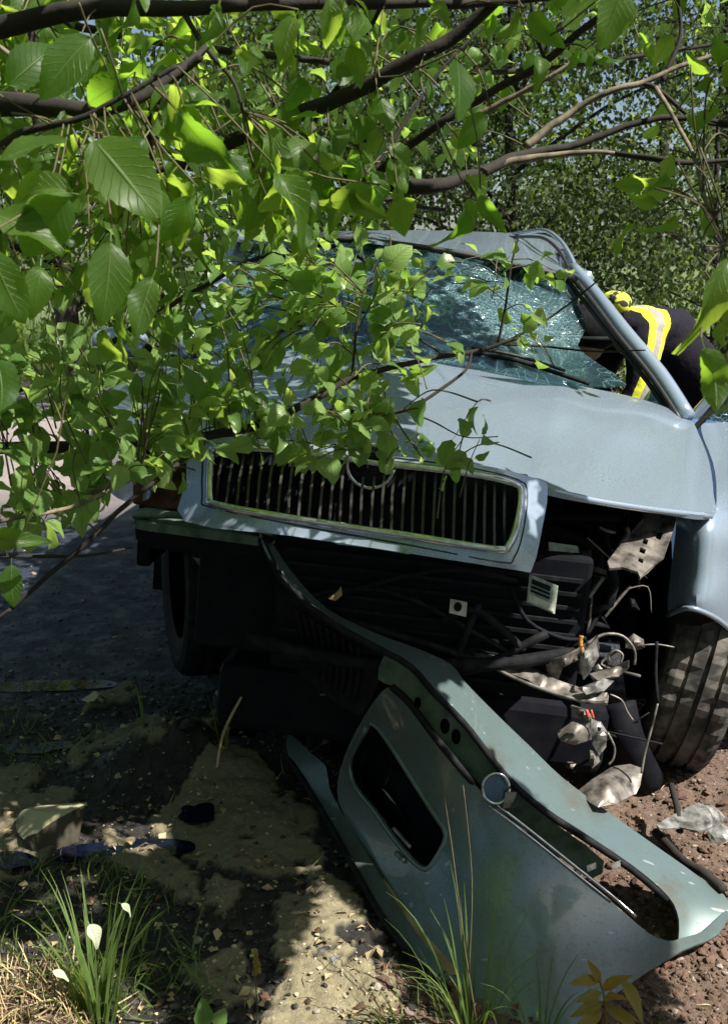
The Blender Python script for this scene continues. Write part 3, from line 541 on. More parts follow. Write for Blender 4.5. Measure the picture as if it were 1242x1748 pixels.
# ------------------------------------------------ wheels
def wheel(name_c, axisdir, R_, W_, ang0=0):
    c = np.array(name_c, float); ax = np.array(axisdir, float); ax /= np.linalg.norm(ax); u = np.cross(ax, (0, 0, 1.)); u /= np.linalg.norm(u); v = np.cross(u, ax)
    o = thing('wheel', c - np.array((0, 0, R_)), None, None); o.parent = car; o.location = Vector((o.location - car.location));
    for k in list(o.keys()): del o[k]
    prof = [(.62, -.42), (.72, -.47), (.85, -.5), (.94, -.47), (.985, -.40), (1, -.33), (1, -.235), (.97, -.225), (.97, -.19), (1, -.18), (1.005, -.035), (.972, -.025), (.972, .025), (1.005, .035), (1, .18), (.97, .19), (.97, .225), (1, .235), (1, .33), (.985, .4), (.94, .47), (.85, .5), (.72, .47), (.62, .42)]
    n = 96; V = []
    for i in range(n):
        a = 2 * math.pi * i / n
        for j, (r, x) in enumerate(prof):
            rr = r * R_
            if r >= .985 and abs(x) > .17 and i % 3 == 0: rr -= .006
            V.append(c + ax * (x * W_) + rr * (math.cos(a) * u + math.sin(a) * v))
    m = len(prof); F = [[i * m + j, i * m + j + 1, ((i + 1) % n) * m + j + 1, ((i + 1) % n) * m + j] for i in range(n) for j in range(m - 1)]
    mk('tyre', V, F, 'black' if c[0] < 0 else 'rubber', o, False)  # left-side tyre and rim go black: their shade is put into the colour
    parts = []
    for rr, x0 in ((.62, -.40), (.60, .40)):
        pass
    V = []; pr_ = [(.64, -.42), (.60, -.40), (.56, -.25), (.30, -.22), (.10, -.26), (.02, -.26)]; n = 48
    for i in range(n):
        a = 2 * math.pi * i / n; sp = 1 if (i * 7 // n) % 1 == 0 and (i % 7) < 4 else 0
        for (r, x) in pr_: V.append(c + ax * (x * W_ + (0 if sp or r > .57 or r < .2 else .03)) + r * R_ * (math.cos(a) * u + math.sin(a) * v))
    m = len(pr_); F = [[i * m + j, i * m + j + 1, ((i + 1) % n) * m + j + 1, ((i + 1) % n) * m + j] for i in range(n) for j in range(m - 1)]
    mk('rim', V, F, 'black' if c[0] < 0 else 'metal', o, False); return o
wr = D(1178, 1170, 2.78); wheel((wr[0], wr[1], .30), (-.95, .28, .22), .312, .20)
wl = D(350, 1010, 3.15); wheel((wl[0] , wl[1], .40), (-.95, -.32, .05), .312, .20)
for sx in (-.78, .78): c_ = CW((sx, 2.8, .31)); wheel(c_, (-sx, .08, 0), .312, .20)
# ------------------------------------------------ the exposed front end
cbox('radiator', -.40, .40, -.66, -.60, .38, .74, 'dark', car, .01); cbox('front_panel', -.20, .50, -.74, -.70, .38, .72, 'dark', car, .01)
fp_ = [o for o in car.children if o.name.startswith('front_panel')][0]
for i in range(9): cbox('rib', -.18, .48, -.752, -.742, .41 + i * .032, .418 + i * .032, 'black', fp_, 0)
tube('front_pipe', [CW((-.25,-.78,.46)), CW((.0,-.80,.44)), CW((.3,-.79,.47)), CW((.52,-.76,.52))], .016, 'black', car, 8)
for i in range(5): tube('hose', [CW((random.uniform(-.2, .45), -.78, random.uniform(.42, .7))) for _ in range(3)], random.uniform(.005, .01), 'black', car)
cbox('engine_block', -.35, .4, -.45, .25, .35, .80, 'dark', car, .05); cbox('battery_box', .35, .62, -.3, .05, .5, .74, 'dark', car, .02)
cbox('inner_wing', .66, .70, -.05, .48, .40, .84, 'dark', car, .01); cbox('inner_wing', -.66, -.62, -.3, .48, .45, .86, 'dark', car, .01)
cbox('undertray', -.3, .5, -.4, .5, .2, .24, 'black', car, .01)
for i in range(22): tube('hose', [CW((random.uniform(-.1, .62), random.uniform(-.6, -.2), random.uniform(.45, .8))) for _ in range(4)], random.uniform(.006, .013), random.choice(['dark', 'black', 'rubber']), car)
# stickers
def plate(name, q, d, mat, par, off=0): return mk(name, [D(x, y, d + off) for x, y in q], [(0, 1, 2, 3)], mat, par, False, .002)
dl = cd(925, 1010, 'y', -.80) - .02; lb = plate('sticker', [(903,980),(952,1000),(946,1048),(898,1028)], dl, 'label', car)
for i, (a, b) in enumerate(((.12, .3), (.36, .44), (.5, .58))):
    q = lambda s, t_: (903 + 49 * s - 5 * t_, 980 + 20 * s + 48 * t_); plate('print_line', [q(.1, a), q(.75, a), q(.75, b), q(.1, b)], dl, 'dark', lb, -.004)
plate('print_line', [q(.05, .68), q(.95, .68), q(.95, .95), q(.05, .95)], dl, 'labelw', lb, -.004)
l2 = plate('tag', [(768,1022),(797,1028),(795,1053),(766,1046)], cd(780, 1037, 'y', -.80) - .01, 'labelw', car)
mk('tag_mark', [D(781 + 7 * math.cos(a), 1036 + 8 * math.sin(a), cd(780, 1037, 'y', -.80) - .014) for a in np.linspace(0, 6.28, 13)[:-1]], [list(range(12))], 'dark', l2, False, .001)
plate('sticker', [(935,925),(985,932),(988,944),(936,940)], cd(960, 935, 'y', -.68) - .02, 'label', car)
# torn chassis rail under the bonnet edge
sheet('wing_rail', [(1095,868),(1128,866),(1156,875),(1150,900),(1132,950),(1118,962),(1092,986),(1088,976),(1062,968),(1040,970),(1036,958),(1062,925),(1085,905),(1100,888)],
      [(1095,868,2.34),(1156,875,2.32),(1132,950,2.2),(1092,986,2.12),(1040,965,2.14),(1062,925,2.24)], 'metal', car, holes=[[(1098,918),(1106,922),(1103,930),(1095,927)],[(1092,934),(1102,938),(1099,946),(1090,942)],[(1090,952),(1098,955),(1096,962),(1088,958)],[(1122,905),(1132,908),(1126,922),(1118,918)]], thick=.006, step=8, sub=1, warp=lambda x, y: .02 * fbm(np.stack([x / 20, y / 20, 0 * x], 1), 3))
for a, r_, m_ in ((((1112,872),(1100,900),(1080,920)), .005, 'metal'), (((1055,935),(1070,912),(1068,900)), .006, 'metal'), (((1022,900),(1035,906),(1050,909)), .004, 'alu'),
    (((1010,1010),(1005,1060),(1000,1085)), .004, 'metal'), (((1030,985),(1015,1005),(1005,1020)), .005, 'label'), (((1035,1030),(1015,1058),(1000,1085)), .006, 'black'), (((1075,1000),(1050,1030),(1030,1055)), .004, 'metal')):
    tube('bracket', [D(x, y, 2.38) for x, y in a], r_, m_, car)
# bent cross beam and scraps hanging from the nose
sheet('cross_beam', [(798,1098),(830,1112),(862,1126),(890,1130),(915,1142),(950,1160),(985,1172),(1036,1182),(1036,1197),(1000,1196),(965,1186),(925,1176),(900,1160),(862,1148),(835,1128),(802,1112)],
      [(798,1105,2.26),(860,1138,2.22),(930,1165,2.18),(985,1186,2.15),(1036,1190,2.14),(930,1150,2.21),(930,1178,2.17)], 'metal', car, thick=.012, step=6, sub=1, warp=lambda x, y: .03 * fbm(np.stack([x / 12, y / 12, 0 * x], 1), 3))
tube('beam_edge', ppath([(800,1112,2.25),(862,1150,2.2),(930,1178,2.16),(1000,1198,2.13),(1036,1199,2.12)]), .004, 'metal', car)
def scrap(name, ol, d0, mat, par=None, amp=.02, th=.004, n=None, tilt=0.0, holes=()):
    cx = sum(p[0] for p in ol) / len(ol); cy = sum(p[1] for p in ol) / len(ol)
    return sheet(name, ol, [(p[0], p[1], d0 + tilt * (p[1] - cy) / 100 + random.uniform(-amp, amp)) for p in ol] + [(cx, cy, d0 - amp)], mat, par or car, thick=th, step=6, sub=1, holes=holes, warp=lambda x, y: amp * .8 * fbm(np.stack([x / 14, y / 14, 0 * x], 1), 3))
scrap('bracket', [(930,1130),(985,1110),(1020,1085),(1022,1110),(990,1125),(960,1140),(950,1165),(935,1160)], 2.2, 'metal')
scrap('bracket', [(990,1120),(1020,1085),(1022,1120),(1005,1150),(995,1160),(988,1140)], 2.17, 'alu')
scrap('bracket', [(1005,1150),(1040,1140),(1072,1128),(1072,1140),(1055,1155),(1020,1162)], 2.16, 'metal'); scrap('bracket', [(985,1175),(1030,1158),(1048,1162),(1030,1180),(1000,1186)], 2.14, 'alu')
scrap('bracket', [(1008,1140),(1020,1133),(1028,1142),(1015,1148)], 2.13, 'alu')
scrap('broken_bracket', [(975,1205),(1000,1210),(1012,1225),(1004,1235),(985,1222)], 2.25, 'metal'); scrap('broken_bracket', [(1008,1228),(1025,1232),(1036,1250),(1034,1275),(1022,1290),(1010,1270),(1008,1250)], 2.2, 'alu', holes=[[(1019,1240),(1026,1243),(1023,1249),(1018,1247)]])
scrap('broken_bracket', [(1006,1280),(1018,1285),(1024,1300),(1010,1312),(1004,1300)], 2.2, 'metal')
scrap('fog_lamp', [(950,1250),(975,1232),(1008,1232),(1010,1262),(980,1272),(955,1265)], 2.25, 'metal', amp=.02)
sheet('torn_flap', [(985,1350),(1010,1330),(1045,1308),(1075,1304),(1097,1312),(1092,1340),(1085,1355),(1050,1372),(1020,1378),(1000,1366)], [(985,1350,2.2),(1045,1308,2.26),(1097,1312,2.24),(1085,1355,2.2),(1050,1372,2.14),(1030,1342,2.17)], 'metal', car, thick=.003, step=7, sub=1, warp=lambda x, y: .03 * fbm(np.stack([x / 30, y / 30, 0 * x], 1), 3))
for a, r_, m_ in ((((992,1085),(990,1100),(996,1125),(990,1150)), .006, 'amber'), (((1000,1100),(1030,1083),(1062,1086),(1082,1110),(1082,1135)), .0035, 'metal'),
    (((1040,1130),(1038,1118),(1050,1110),(1062,1118),(1058,1132)), .0025, 'metal'), (((1000,1212),(1004,1225)), .004, 'redw'), (((1008,1212),(1012,1226)), .003, 'redw'),
    (((1040,1185),(1060,1195),(1070,1215),(1080,1230)), .002, 'metal'), (((1036,1250),(1048,1275),(1046,1295),(1038,1305)), .0025, 'metal'), (((1090,1102),(1120,1100),(1150,1105)), .002, 'metal'),
    (((1122,1198),(1112,1240),(1100,1285),(1094,1320)), .003, 'metal'), (((870,1000),(900,1060),(960,1090),(1000,1090)), .005, 'dark'), (((1120,1095),(1118,1150),(1122,1200)), .004, 'black')):
    tube('cable', [D(x, y, 2.2) for x, y in a], r_, m_, car)
tube('hub_carrier', ppath([(1050,1200,2.5),(1065,1260,2.5),(1100,1330,2.6)]), .05, 'dark', car, 8); tube('shock_absorber', ppath([(1060,990,2.75),(1075,1100,2.7),(1090,1220,2.7)]), .03, 'dark', car, 8)
cbox('subframe', -.35, .62, -.6, -.3, .14, .32, 'dark', car, .03)
for i in range(60):   # torn clips, brackets and wire ends scattered through the wrecked corner
    x = random.uniform(930, 1090); y = random.uniform(880, 1330); d = random.uniform(2.3, 2.75)
    if y > 1230 and x < 960: continue
    if i % 4: tube('wire', ppath([(x + random.uniform(-40, 40) * k, y + random.uniform(-35, 35) * k, d + random.uniform(-.05, .05)) for k in range(3)]), random.uniform(.0015, .004), random.choice(['metal', 'black', 'black', 'rubber', 'dark']), car, 5)
    else:
        r_ = random.uniform(8, 20); a0 = random.uniform(0, 6); scrap('torn_bracket', [(x + r_ * random.uniform(.5, 1.2) * math.cos(a0 + a), y + r_ * random.uniform(.4, 1.1) * math.sin(a0 + a)) for a in (0, 1, 2, 3.2, 4.3, 5.2)], d, random.choice(['metal', 'black', 'rust', 'black', 'dark']))
# left front corner: bumper beam, green light and shade put into colour; rusty carrier
sheet('bumper_beam', [(228,870),(250,866),(320,875),(460,898),(470,912),(440,916),(330,902),(250,892),(230,888)], [(228,870,2.36),(320,875,2.30),(460,898,2.2),(440,916,2.1),(330,902,2.16),(240,890,2.26)], 'greenp', car, thick=.02, step=16, sub=1)
sheet('beam_face', [(230,889),(330,904),(470,916),(445,944),(330,948),(262,936),(232,920)], [(230,889,2.27),(330,904,2.18),(470,916,2.1),(445,944,2.12),(330,948,2.2),(232,920,2.29)], 'dark', car, thick=.02, step=16, sub=1)
tube('beam_edge', ppath([(230,880,2.29),(320,880,2.2),(400,896,2.15),(465,908,2.1)]), .009, 'greenp', car)
scrap('crumpled_carrier', [(225,790),(260,765),(330,755),(335,820),(318,870),(270,868),(228,860)], 2.55, 'rust', amp=.05, th=.02)
scrap('crumpled_carrier', [(328,950),(345,955),(375,990),(392,1003),(388,1010),(360,990)], 2.4, 'metal', amp=.01)
tube('chassis_leg', ppath([(420,1010,2.9),(432,1050,2.85),(425,1090,2.85)]), .012, 'metal', car); tube('cable', ppath([(480,1140,2.5),(500,1180,2.5),(560,1185,2.45),(640,1170,2.35)]), .003, 'metal', car)
for a in (((440,1080),(446,1100),(452,1098)), ((515,1125),(530,1150),(545,1160)), ((460,1095),(470,1108))): tube('plastic_clip', [D(x, y, 2.5) for x, y in a], .004, 'alu', car)
# ============================================================ bumper cover, torn off and hanging to the ground
bp = thing('torn_bumper', D(900, 1600, 2.0) * np.array([1, 1, 0]), 'silver green front bumper cover torn off the car, twisted down to the brown soil', 'bumper')
# upper ledge, one long swept strip
led = [(446,916),(455,912),(470,935),(505,985),(560,1040),(640,1080),(720,1110),(770,1135),(795,1166),(850,1222),(905,1275),(960,1328),(1040,1388),(1120,1445),(1190,1495),(1245,1543),(1200,1588),(1160,1615),(1158,1570),(1140,1530),(1080,1478),(1000,1424),(930,1378),(870,1325),(830,1275),(790,1225),(738,1172),(700,1130),(640,1098),(570,1058),(510,1012),(475,975)]
lc = [(446,914,2.10),(500,985,2.14),(560,1045,2.17),(640,1082,2.17),(690,1126,2.10),(740,1110,2.2),(795,1166,2.16),(738,1172,2.06),(905,1275,2.16),(830,1275,2.06),(1040,1388,2.17),(930,1378,2.05),(1190,1495,2.13),(1080,1478,2.05),(1245,1543,2.08),(1158,1600,1.99),(1140,1530,2.03),(475,975,2.09),(560,1058,2.12),(640,1100,2.12)]
L = sheet('upper_ledge', led, lc, 'paint2', bp, thick=.005, step=11, sub=3)
# face with the intake opening and the empty trim slot
face = [(652,1180),(672,1176),(700,1205),(745,1268),(800,1330),(835,1368),(900,1425),(975,1485),(1050,1545),(1105,1592),(1140,1606),(1166,1600),(1200,1588),(1246,1548),(1225,1595),(1165,1622),(1110,1655),(1060,1690),(1010,1720),(970,1760),(900,1790),(840,1760),(780,1715),(740,1660),(690,1590),(650,1530),(618,1470),(590,1400),(575,1350),(588,1290),(620,1225)]
fh = [(628,1240),(640,1238),(660,1262),(700,1325),(740,1388),(758,1415),(760,1435),(745,1465),(728,1484),(705,1470),(672,1430),(640,1385),(608,1345),(598,1318),(600,1290)]
fcn = [(652,1180,2.20),(745,1268,2.12),(835,1368,2.06),(975,1485,2.03),(1105,1592,1.99),(1166,1608,1.975),(1246,1548,2.07),(1225,1595,1.99),(1060,1690,1.885),(970,1760,1.80),(840,1760,1.81),(740,1660,1.95),(650,1530,2.18),(590,1400,2.38),(580,1320,2.42),(620,1225,2.30),(900,1560,1.97),(1050,1620,1.95),(800,1500,2.04),(700,1250,2.16)]
FC = sheet('bumper_face', face, fcn, 'paint2', bp, holes=[fh], thick=.005, step=11, sub=3)
ff = tps(fcn); lf = tps(lc)
def onf(p, off=0): return [D(x, y, float(ff(np.array([[x, y]]))[0]) + off) for x, y in p]
# rolled edge round the intake
io = crom(fh, 3); tube('intake_rim', onf(io + [io[0]], .004), .007, 'paint2', bp, 6, 1)
cx_, cy_ = 680, 1360
inn = [(cx_ + (x - cx_) * .93 + 8, cy_ + (y - cy_) * .93 + 6) for x, y in fh]; A = onf(crom(fh, 3), .004); B = onf(crom(inn, 3), .11); n = len(A)
mk('intake_wall', A + B, [[i, (i + 1) % n, n + (i + 1) % n, n + i] for i in range(n)], 'black', bp, True)
sheet('intake_back', inn, [(x, y, float(ff(np.array([[x, y]]))[0]) + .12) for x, y in inn], 'dark', bp, sub=2, step=30)
for a in (((640,1330),(670,1370),(690,1400)), ((672,1300),(650,1350)), ((700,1350),(675,1400))): tube('intake_bar', onf(a, .09), .004, 'dark', bp)
tube('chrome_clip', onf(((672,1414),(686,1430),(700,1446)), .002), .0045, 'alu', bp); tube('chrome_clip', onf(((676,1456),(690,1470)), -.004), .006, 'alu', bp)
# inner green strip with mounting holes between ledge and face
hol = lambda x, y, r: [(x + r * .75 * math.cos(a) + r * .1, y + r * 1.15 * math.sin(a)) for a in np.linspace(0, 6.28, 9)[:-1]]
stp = [(655,1120),(690,1128),(735,1178),(790,1232),(832,1284),(868,1332),(900,1372),(835,1376),(800,1335),(745,1270),(700,1205),(672,1172),(645,1160)]
sheet('mounting_strip', stp, [(x, y, d + .03) for x, y, d in ((655,1120,2.15),(690,1128,2.12),(790,1232,2.08),(868,1332,2.07),(900,1372,2.06),(835,1376,2.06),(745,1270,2.12),(645,1160,2.17))], 'greenp', bp, holes=[hol(711,1200,9), hol(757,1240,12), hol(776,1258,12)], thick=.004, step=10, sub=2)
tube('strip_seal', [D(x, y, 2.085 - .0 + (.03 if y < 1250 else 0)) for x, y in ((668,1172),(700,1202),(745,1262),(800,1328),(835,1366))], .008, 'black', bp)
tube('ledge_seal', [D(x, y, float(lf(np.array([[x, y]]))[0]) + .012) for x, y in ((446,920),(475,980),(510,1018),(570,1066),(640,1104),(700,1138),(738,1180),(790,1233),(830,1284),(870,1333),(930,1386),(1000,1432),(1080,1486),(1138,1536))], .008, 'black', bp, n=3)
# trim slot: back wall for its upper half, bright double lower lip, round lens
slot = [(862,1340),(905,1372),(960,1416),(1030,1470),(1010,1500),(960,1468),(900,1420),(848,1378)]
sheet('slot_wall', slot, [(x, y, 2.11) for x, y in slot], 'greenp', bp, step=14, sub=2, thick=.004)
lp = ((838,1366),(900,1414),(975,1474),(1045,1530),(1085,1565))
tube('slot_lip', onf(lp, -.003), .0035, 'chrome', bp); tube('slot_lip', onf([(x - 3, y + 9) for x, y in lp[:-1]], -.002), .003, 'chrome', bp)
tube('slot_channel', [D(x, y, 2.075) for x, y in ((880,1338),(940,1386),(1005,1432),(1060,1472))], .004, 'chrome', bp)
lens = thing('sensor_pod', (0, 0, 0), None, None); lens.parent = bp; lens.location = (0, 0, 0)
for k in list(lens.keys()): del lens[k]
lc_ = D(846, 1346, 2.035); ct = D(846, 1346, 2.0) - lc_; 
mk('lens', [D(846 + 21 * math.cos(a), 1346 + 24 * math.sin(a), 2.045) for a in np.linspace(0, 6.28, 25)[:-1]], [list(range(24))], 'mirrorlens', lens, False, .004)
tube('lens_ring', [D(846 + 23 * math.cos(a), 1346 + 26 * math.sin(a), 2.04) for a in np.linspace(0, 6.2832, 25)], .0035, 'chrome', lens, 6, 1)
mk('pod_arm', [D(x, y, d) for d in (2.03, 2.06) for x, y in ((862,1352),(882,1352),(872,1378),(858,1380))], [(0, 1, 2, 3), (4, 7, 6, 5), (0, 4, 5, 1), (1, 5, 6, 2), (2, 6, 7, 3), (3, 7, 4, 0)], 'metal', lens)
for x, y in ((1008,1478),(1050,1474)): plate('clip', [(x - 8, y), (x + 8, y - 6), (x + 8, y + 4), (x - 6, y + 10)], 2.05, 'alu', bp)
# lower lip
sheet('lower_lip', [(489,1262),(498,1255),(530,1285),(556,1308),(562,1345),(585,1390),(625,1455),(670,1530),(715,1600),(770,1665),(765,1690),(720,1650),(660,1575),(610,1490),(560,1400),(520,1335),(492,1290)],
      [(489,1262,2.60),(556,1308,2.50),(585,1390,2.40),(670,1530,2.14),(770,1665,1.93),(720,1650,1.95),(610,1490,2.22),(520,1335,2.5)], 'paint2', bp, thick=.006, step=10, sub=2)
tube('lip_edge', ppath([(492,1292,2.57),(520,1337,2.49),(560,1402,2.37),(610,1492,2.21),(660,1577,2.06),(720,1652,1.94),(768,1692,1.89)]), .008, 'black', bp)
sheet('bumper_scuff', [(655,1500),(690,1550),(730,1600),(775,1650),(770,1665),(720,1625),(680,1570),(655,1525)], [(x, y, float(ff(np.array([[x, y]]))[0]) - .004) for x, y in ((655,1500),(690,1550),(730,1600),(775,1650),(680,1570),(720,1625))], 'straw', bp, thick=.001, step=10, sub=2)
# number-plate grille: black louvred panel hanging behind the ledge
pan = [(470,1000),(520,1030),(600,1078),(660,1112),(640,1180),(615,1225),(560,1190),(510,1150),(478,1090)]
gp = sheet('louvred_grille', pan, [(470,1000,2.2),(600,1078,2.2),(660,1112,2.2),(615,1225,2.3),(510,1150,2.38)], 'black', bp, thick=.006, step=16, sub=1)
gf_ = tps([(470,1000,2.2),(600,1078,2.2),(660,1112,2.2),(615,1225,2.3),(510,1150,2.38)])
for i in range(9):
    t_ = i / 9; a = (505 + 120 * t_, 1040 + 72 * t_); b = (522 + 92 * t_, 1142 + 62 * t_)
    tube('louvre', [D(x, y, float(gf_(np.array([[x, y]]))[0]) - .012) for x, y in (a, ((a[0] + b[0]) / 2 + 4, (a[1] + b[1]) / 2), b)], .005, 'black', gp, 5)
scrap('leaf_caught', [(560,1022),(575,1010),(582,1001),(584,1016),(572,1026)], 2.12, 'straw', bp, .004, .001)
# loose parts on the soil
def loose(name, ol, d0, mat, label, cat, amp=.012, tilt=0):
    c = D(sum(p[0] for p in ol) / len(ol), sum(p[1] for p in ol) / len(ol), d0); cy = sum(p[1] for p in ol) / len(ol)
    o = sheet(name, ol, [(p[0], p[1], d0 + tilt * (cy - p[1]) / 100 + random.uniform(-amp, amp)) for p in ol], mat, None, thick=.004, step=8, sub=2, origin=c); return tag(o, label, cat)
loose('plastic_fragment', [(1120,1408),(1150,1390),(1192,1370),(1210,1385),(1215,1410),(1190,1418),(1160,1412),(1135,1415)], 2.28, 'alu', 'jagged white plastic fragment pointing left on the soil beside the pale casting', 'debris', tilt=.2)
def lt(name, path, r, mat, label, cat): p = ppath(path); return tag(tube(name, p, r, mat, None, 6, origin=p[0]), label, cat)
lt('broken_stick', [(1118,1420,2.32),(1165,1470,2.2),(1200,1490,2.14),(1235,1520,2.1)], .011, 'bark', 'dark broken stick lying on the soil between the bumper end and the casting', 'stick')
lt('root_stub', [(1145,1340,2.4),(1155,1380,2.33),(1160,1420,2.28)], .008, 'bark', 'short dark root stub sticking up near the tyre', 'stick')
# ============================================================ leaves and branches
def fastmesh(name, V, F, UV, mat, parent=None, rnd=None, smooth=True, link=True):
    off = np.array(base(parent)); me = bpy.data.meshes.new(name); V = np.ascontiguousarray(V - off, np.float32); F = np.ascontiguousarray(F, np.int32); nf = len(F)
    me.vertices.add(len(V)); me.vertices.foreach_set('co', V.ravel()); me.loops.add(nf * 4); me.loops.foreach_set('vertex_index', F.ravel())
    me.polygons.add(nf); me.polygons.foreach_set('loop_start', np.arange(nf, dtype=np.int32) * 4); me.polygons.foreach_set('loop_total', np.full(nf, 4, np.int32))
    if smooth: me.polygons.foreach_set('use_smooth', np.ones(nf, bool))
    me.update(); u = me.uv_layers.new(name='UVMap'); u.data.foreach_set('uv', np.ascontiguousarray(UV[F.ravel()], np.float32).ravel())
    if rnd is not None:
        at = me.attributes.new('rnd', 'FLOAT', 'POINT'); at.data.foreach_set('value', np.ascontiguousarray(rnd, np.float32))
    me.materials.append(M[mat]); me.validate()
    if not link: return me
    o = bpy.data.objects.new(name, me); COL.objects.link(o); o.parent = parent; return o
def leaf_t(width, nseg, fold, curl, twist, pet=.16, wavy=.03, blunt=.9, serr=0):
    """one leaf one unit long: petiole, then a folded, arched blade of nseg rows"""
    V = []; UV = []; F = []
    for k in range(2):
        y = pet * k; z = -.0 - .02 * (1 - k)
        V += [(-.007, y, z), (.007, y, z)]; UV += [(.5, 0), (.5, 0)]
    F.append((0, 1, 3, 2)); b = 4
    for i in range(nseg + 1):
        t = i / nseg; wv = width * .5 * (math.sin(math.pi * min(1, t ** .8)) ** blunt) if 0 < t < 1 else .004
        if serr and 0 < i < nseg: wv *= 1 + serr * (1 if i % 2 else -1)
        y = pet + (1 - pet) * t; zc = curl * (t - .3) * t * -1.0; ro = twist * t
        for s in (-1, -.5, 0, .5, 1) if nseg > 6 else (-1, 0, 1):
            x = s * wv; z = abs(s) * wv * fold + wavy * math.sin(t * 9 + s * 2) * abs(s)
            V.append((x * math.cos(ro) - z * math.sin(ro), y - (abs(curl) * .12 * t * t), zc + x * math.sin(ro) + z * math.cos(ro))); UV.append((.5 + .5 * s * .98, t))
    m = 5 if nseg > 6 else 3
    for i in range(nseg):
        for k in range(m - 1): F.append((b + i * m + k, b + i * m + k + 1, b + (i + 1) * m + k + 1, b + (i + 1) * m + k))
    return np.array(V), np.array(F), np.array(UV)
TB = [leaf_t(w_, 16, f_, c_, t_, .15, wv, bl, .04) for w_, n_, f_, c_, t_, wv, bl in ((.52,10,.25,.35,.2,.03,.8),(.6,10,.12,.5,-.3,.04,.75),(.48,10,.45,.25,.4,.06,.85),(.42,10,.8,.9,.7,.07,.8),(.5,10,-.3,-.4,.3,.06,.8),(.56,10,.05,.7,.1,.05,.8),(.44,10,.6,.55,-.5,.03,.9),(.62,10,.2,.15,.25,.03,.7))]
TM = [leaf_t(w_, 6, f_, c_, t_, .2, .03, bl, .07) for w_, f_, c_, t_, bl in ((.62,.25,.35,.2,.8),(.7,.1,.5,-.3,.7),(.56,.45,.25,.4,.8),(.66,.1,.7,.1,.75),(.55,.6,.5,-.5,.85),(.74,.2,.15,.25,.7))]
TS = [leaf_t(w_, 2, f_, c_, t_, .1, 0, .8) for w_, f_, c_, t_ in ((.6,.3,.3,.2),(.7,.1,.5,-.3),(.5,.5,.2,.4))]
def leafmesh(T, mat): return [fastmesh('leaf', V, F, UV, mat, None, np.zeros(len(V)), True, False) for V, F, UV in T]
MESH = {}
def basis(dirs, nrm):
    y = dirs / (np.linalg.norm(dirs, axis=1)[:, None] + 1e-9); z = nrm - (nrm * y).sum(1)[:, None] * y; z /= np.linalg.norm(z, axis=1)[:, None] + 1e-9
    return np.stack([np.cross(y, z), y, z], 2)
def emit(parent, P, dirs, nrm, size, T, tname, mat, nparts=280, name='leaf', smat=None, wid=None):
    P = np.array(P); size = np.array(size); B = basis(np.array(dirs), np.array(nrm)); n = len(P)
    if wid is not None: B = B * np.stack([np.array(wid), np.ones(len(P)), np.array(wid)], 1)[:, None, :]
    ti = rng.integers(0, len(T), n)
    x, y, d = PX(P); vis = (x > -30) & (x < 1272) & (y > -40) & (y < 1790) & (d > .2); sc_ = np.where(vis, size / np.maximum(d, .2), 0)
    order = np.argsort(-sc_); top_ = [i for i in order[:nparts] if sc_[i] > 0]; rest = np.setdiff1d(np.arange(n), top_)
    key = (tname, mat)
    if key not in MESH: MESH[key] = leafmesh(T, mat)
    off = np.array(base(parent))
    for i in top_:
        o = bpy.data.objects.new(name, MESH[key][ti[i]]); COL.objects.link(o); o.parent = parent
        m = np.eye(4); m[:3, :3] = B[i] * size[i]; m[:3, 3] = P[i] - off; o.matrix_local = Matrix(m.tolist())
    if len(rest):
        VV = []; FF = []; UU = []; RR = []; b = 0
        for k, (V, F, UV) in enumerate(T):
            r = rest[ti[rest] == k]
            if not len(r): continue
            W = np.einsum('nij,kj->nki', B[r] * size[r][:, None, None], V) + P[r][:, None]
            VV.append(W.reshape(-1, 3)); FF.append((F[None] + (np.arange(len(r)) * len(V))[:, None, None]).reshape(-1, 4) + b); UU.append(np.tile(UV, (len(r), 1))); RR.append(np.repeat(rng.random(len(r)), len(V))); b += len(r) * len(V)
        o = fastmesh('foliage', np.concatenate(VV), np.concatenate(FF), np.concatenate(UU), smat or mat, parent, np.concatenate(RR)); tag(o, kind='stuff')
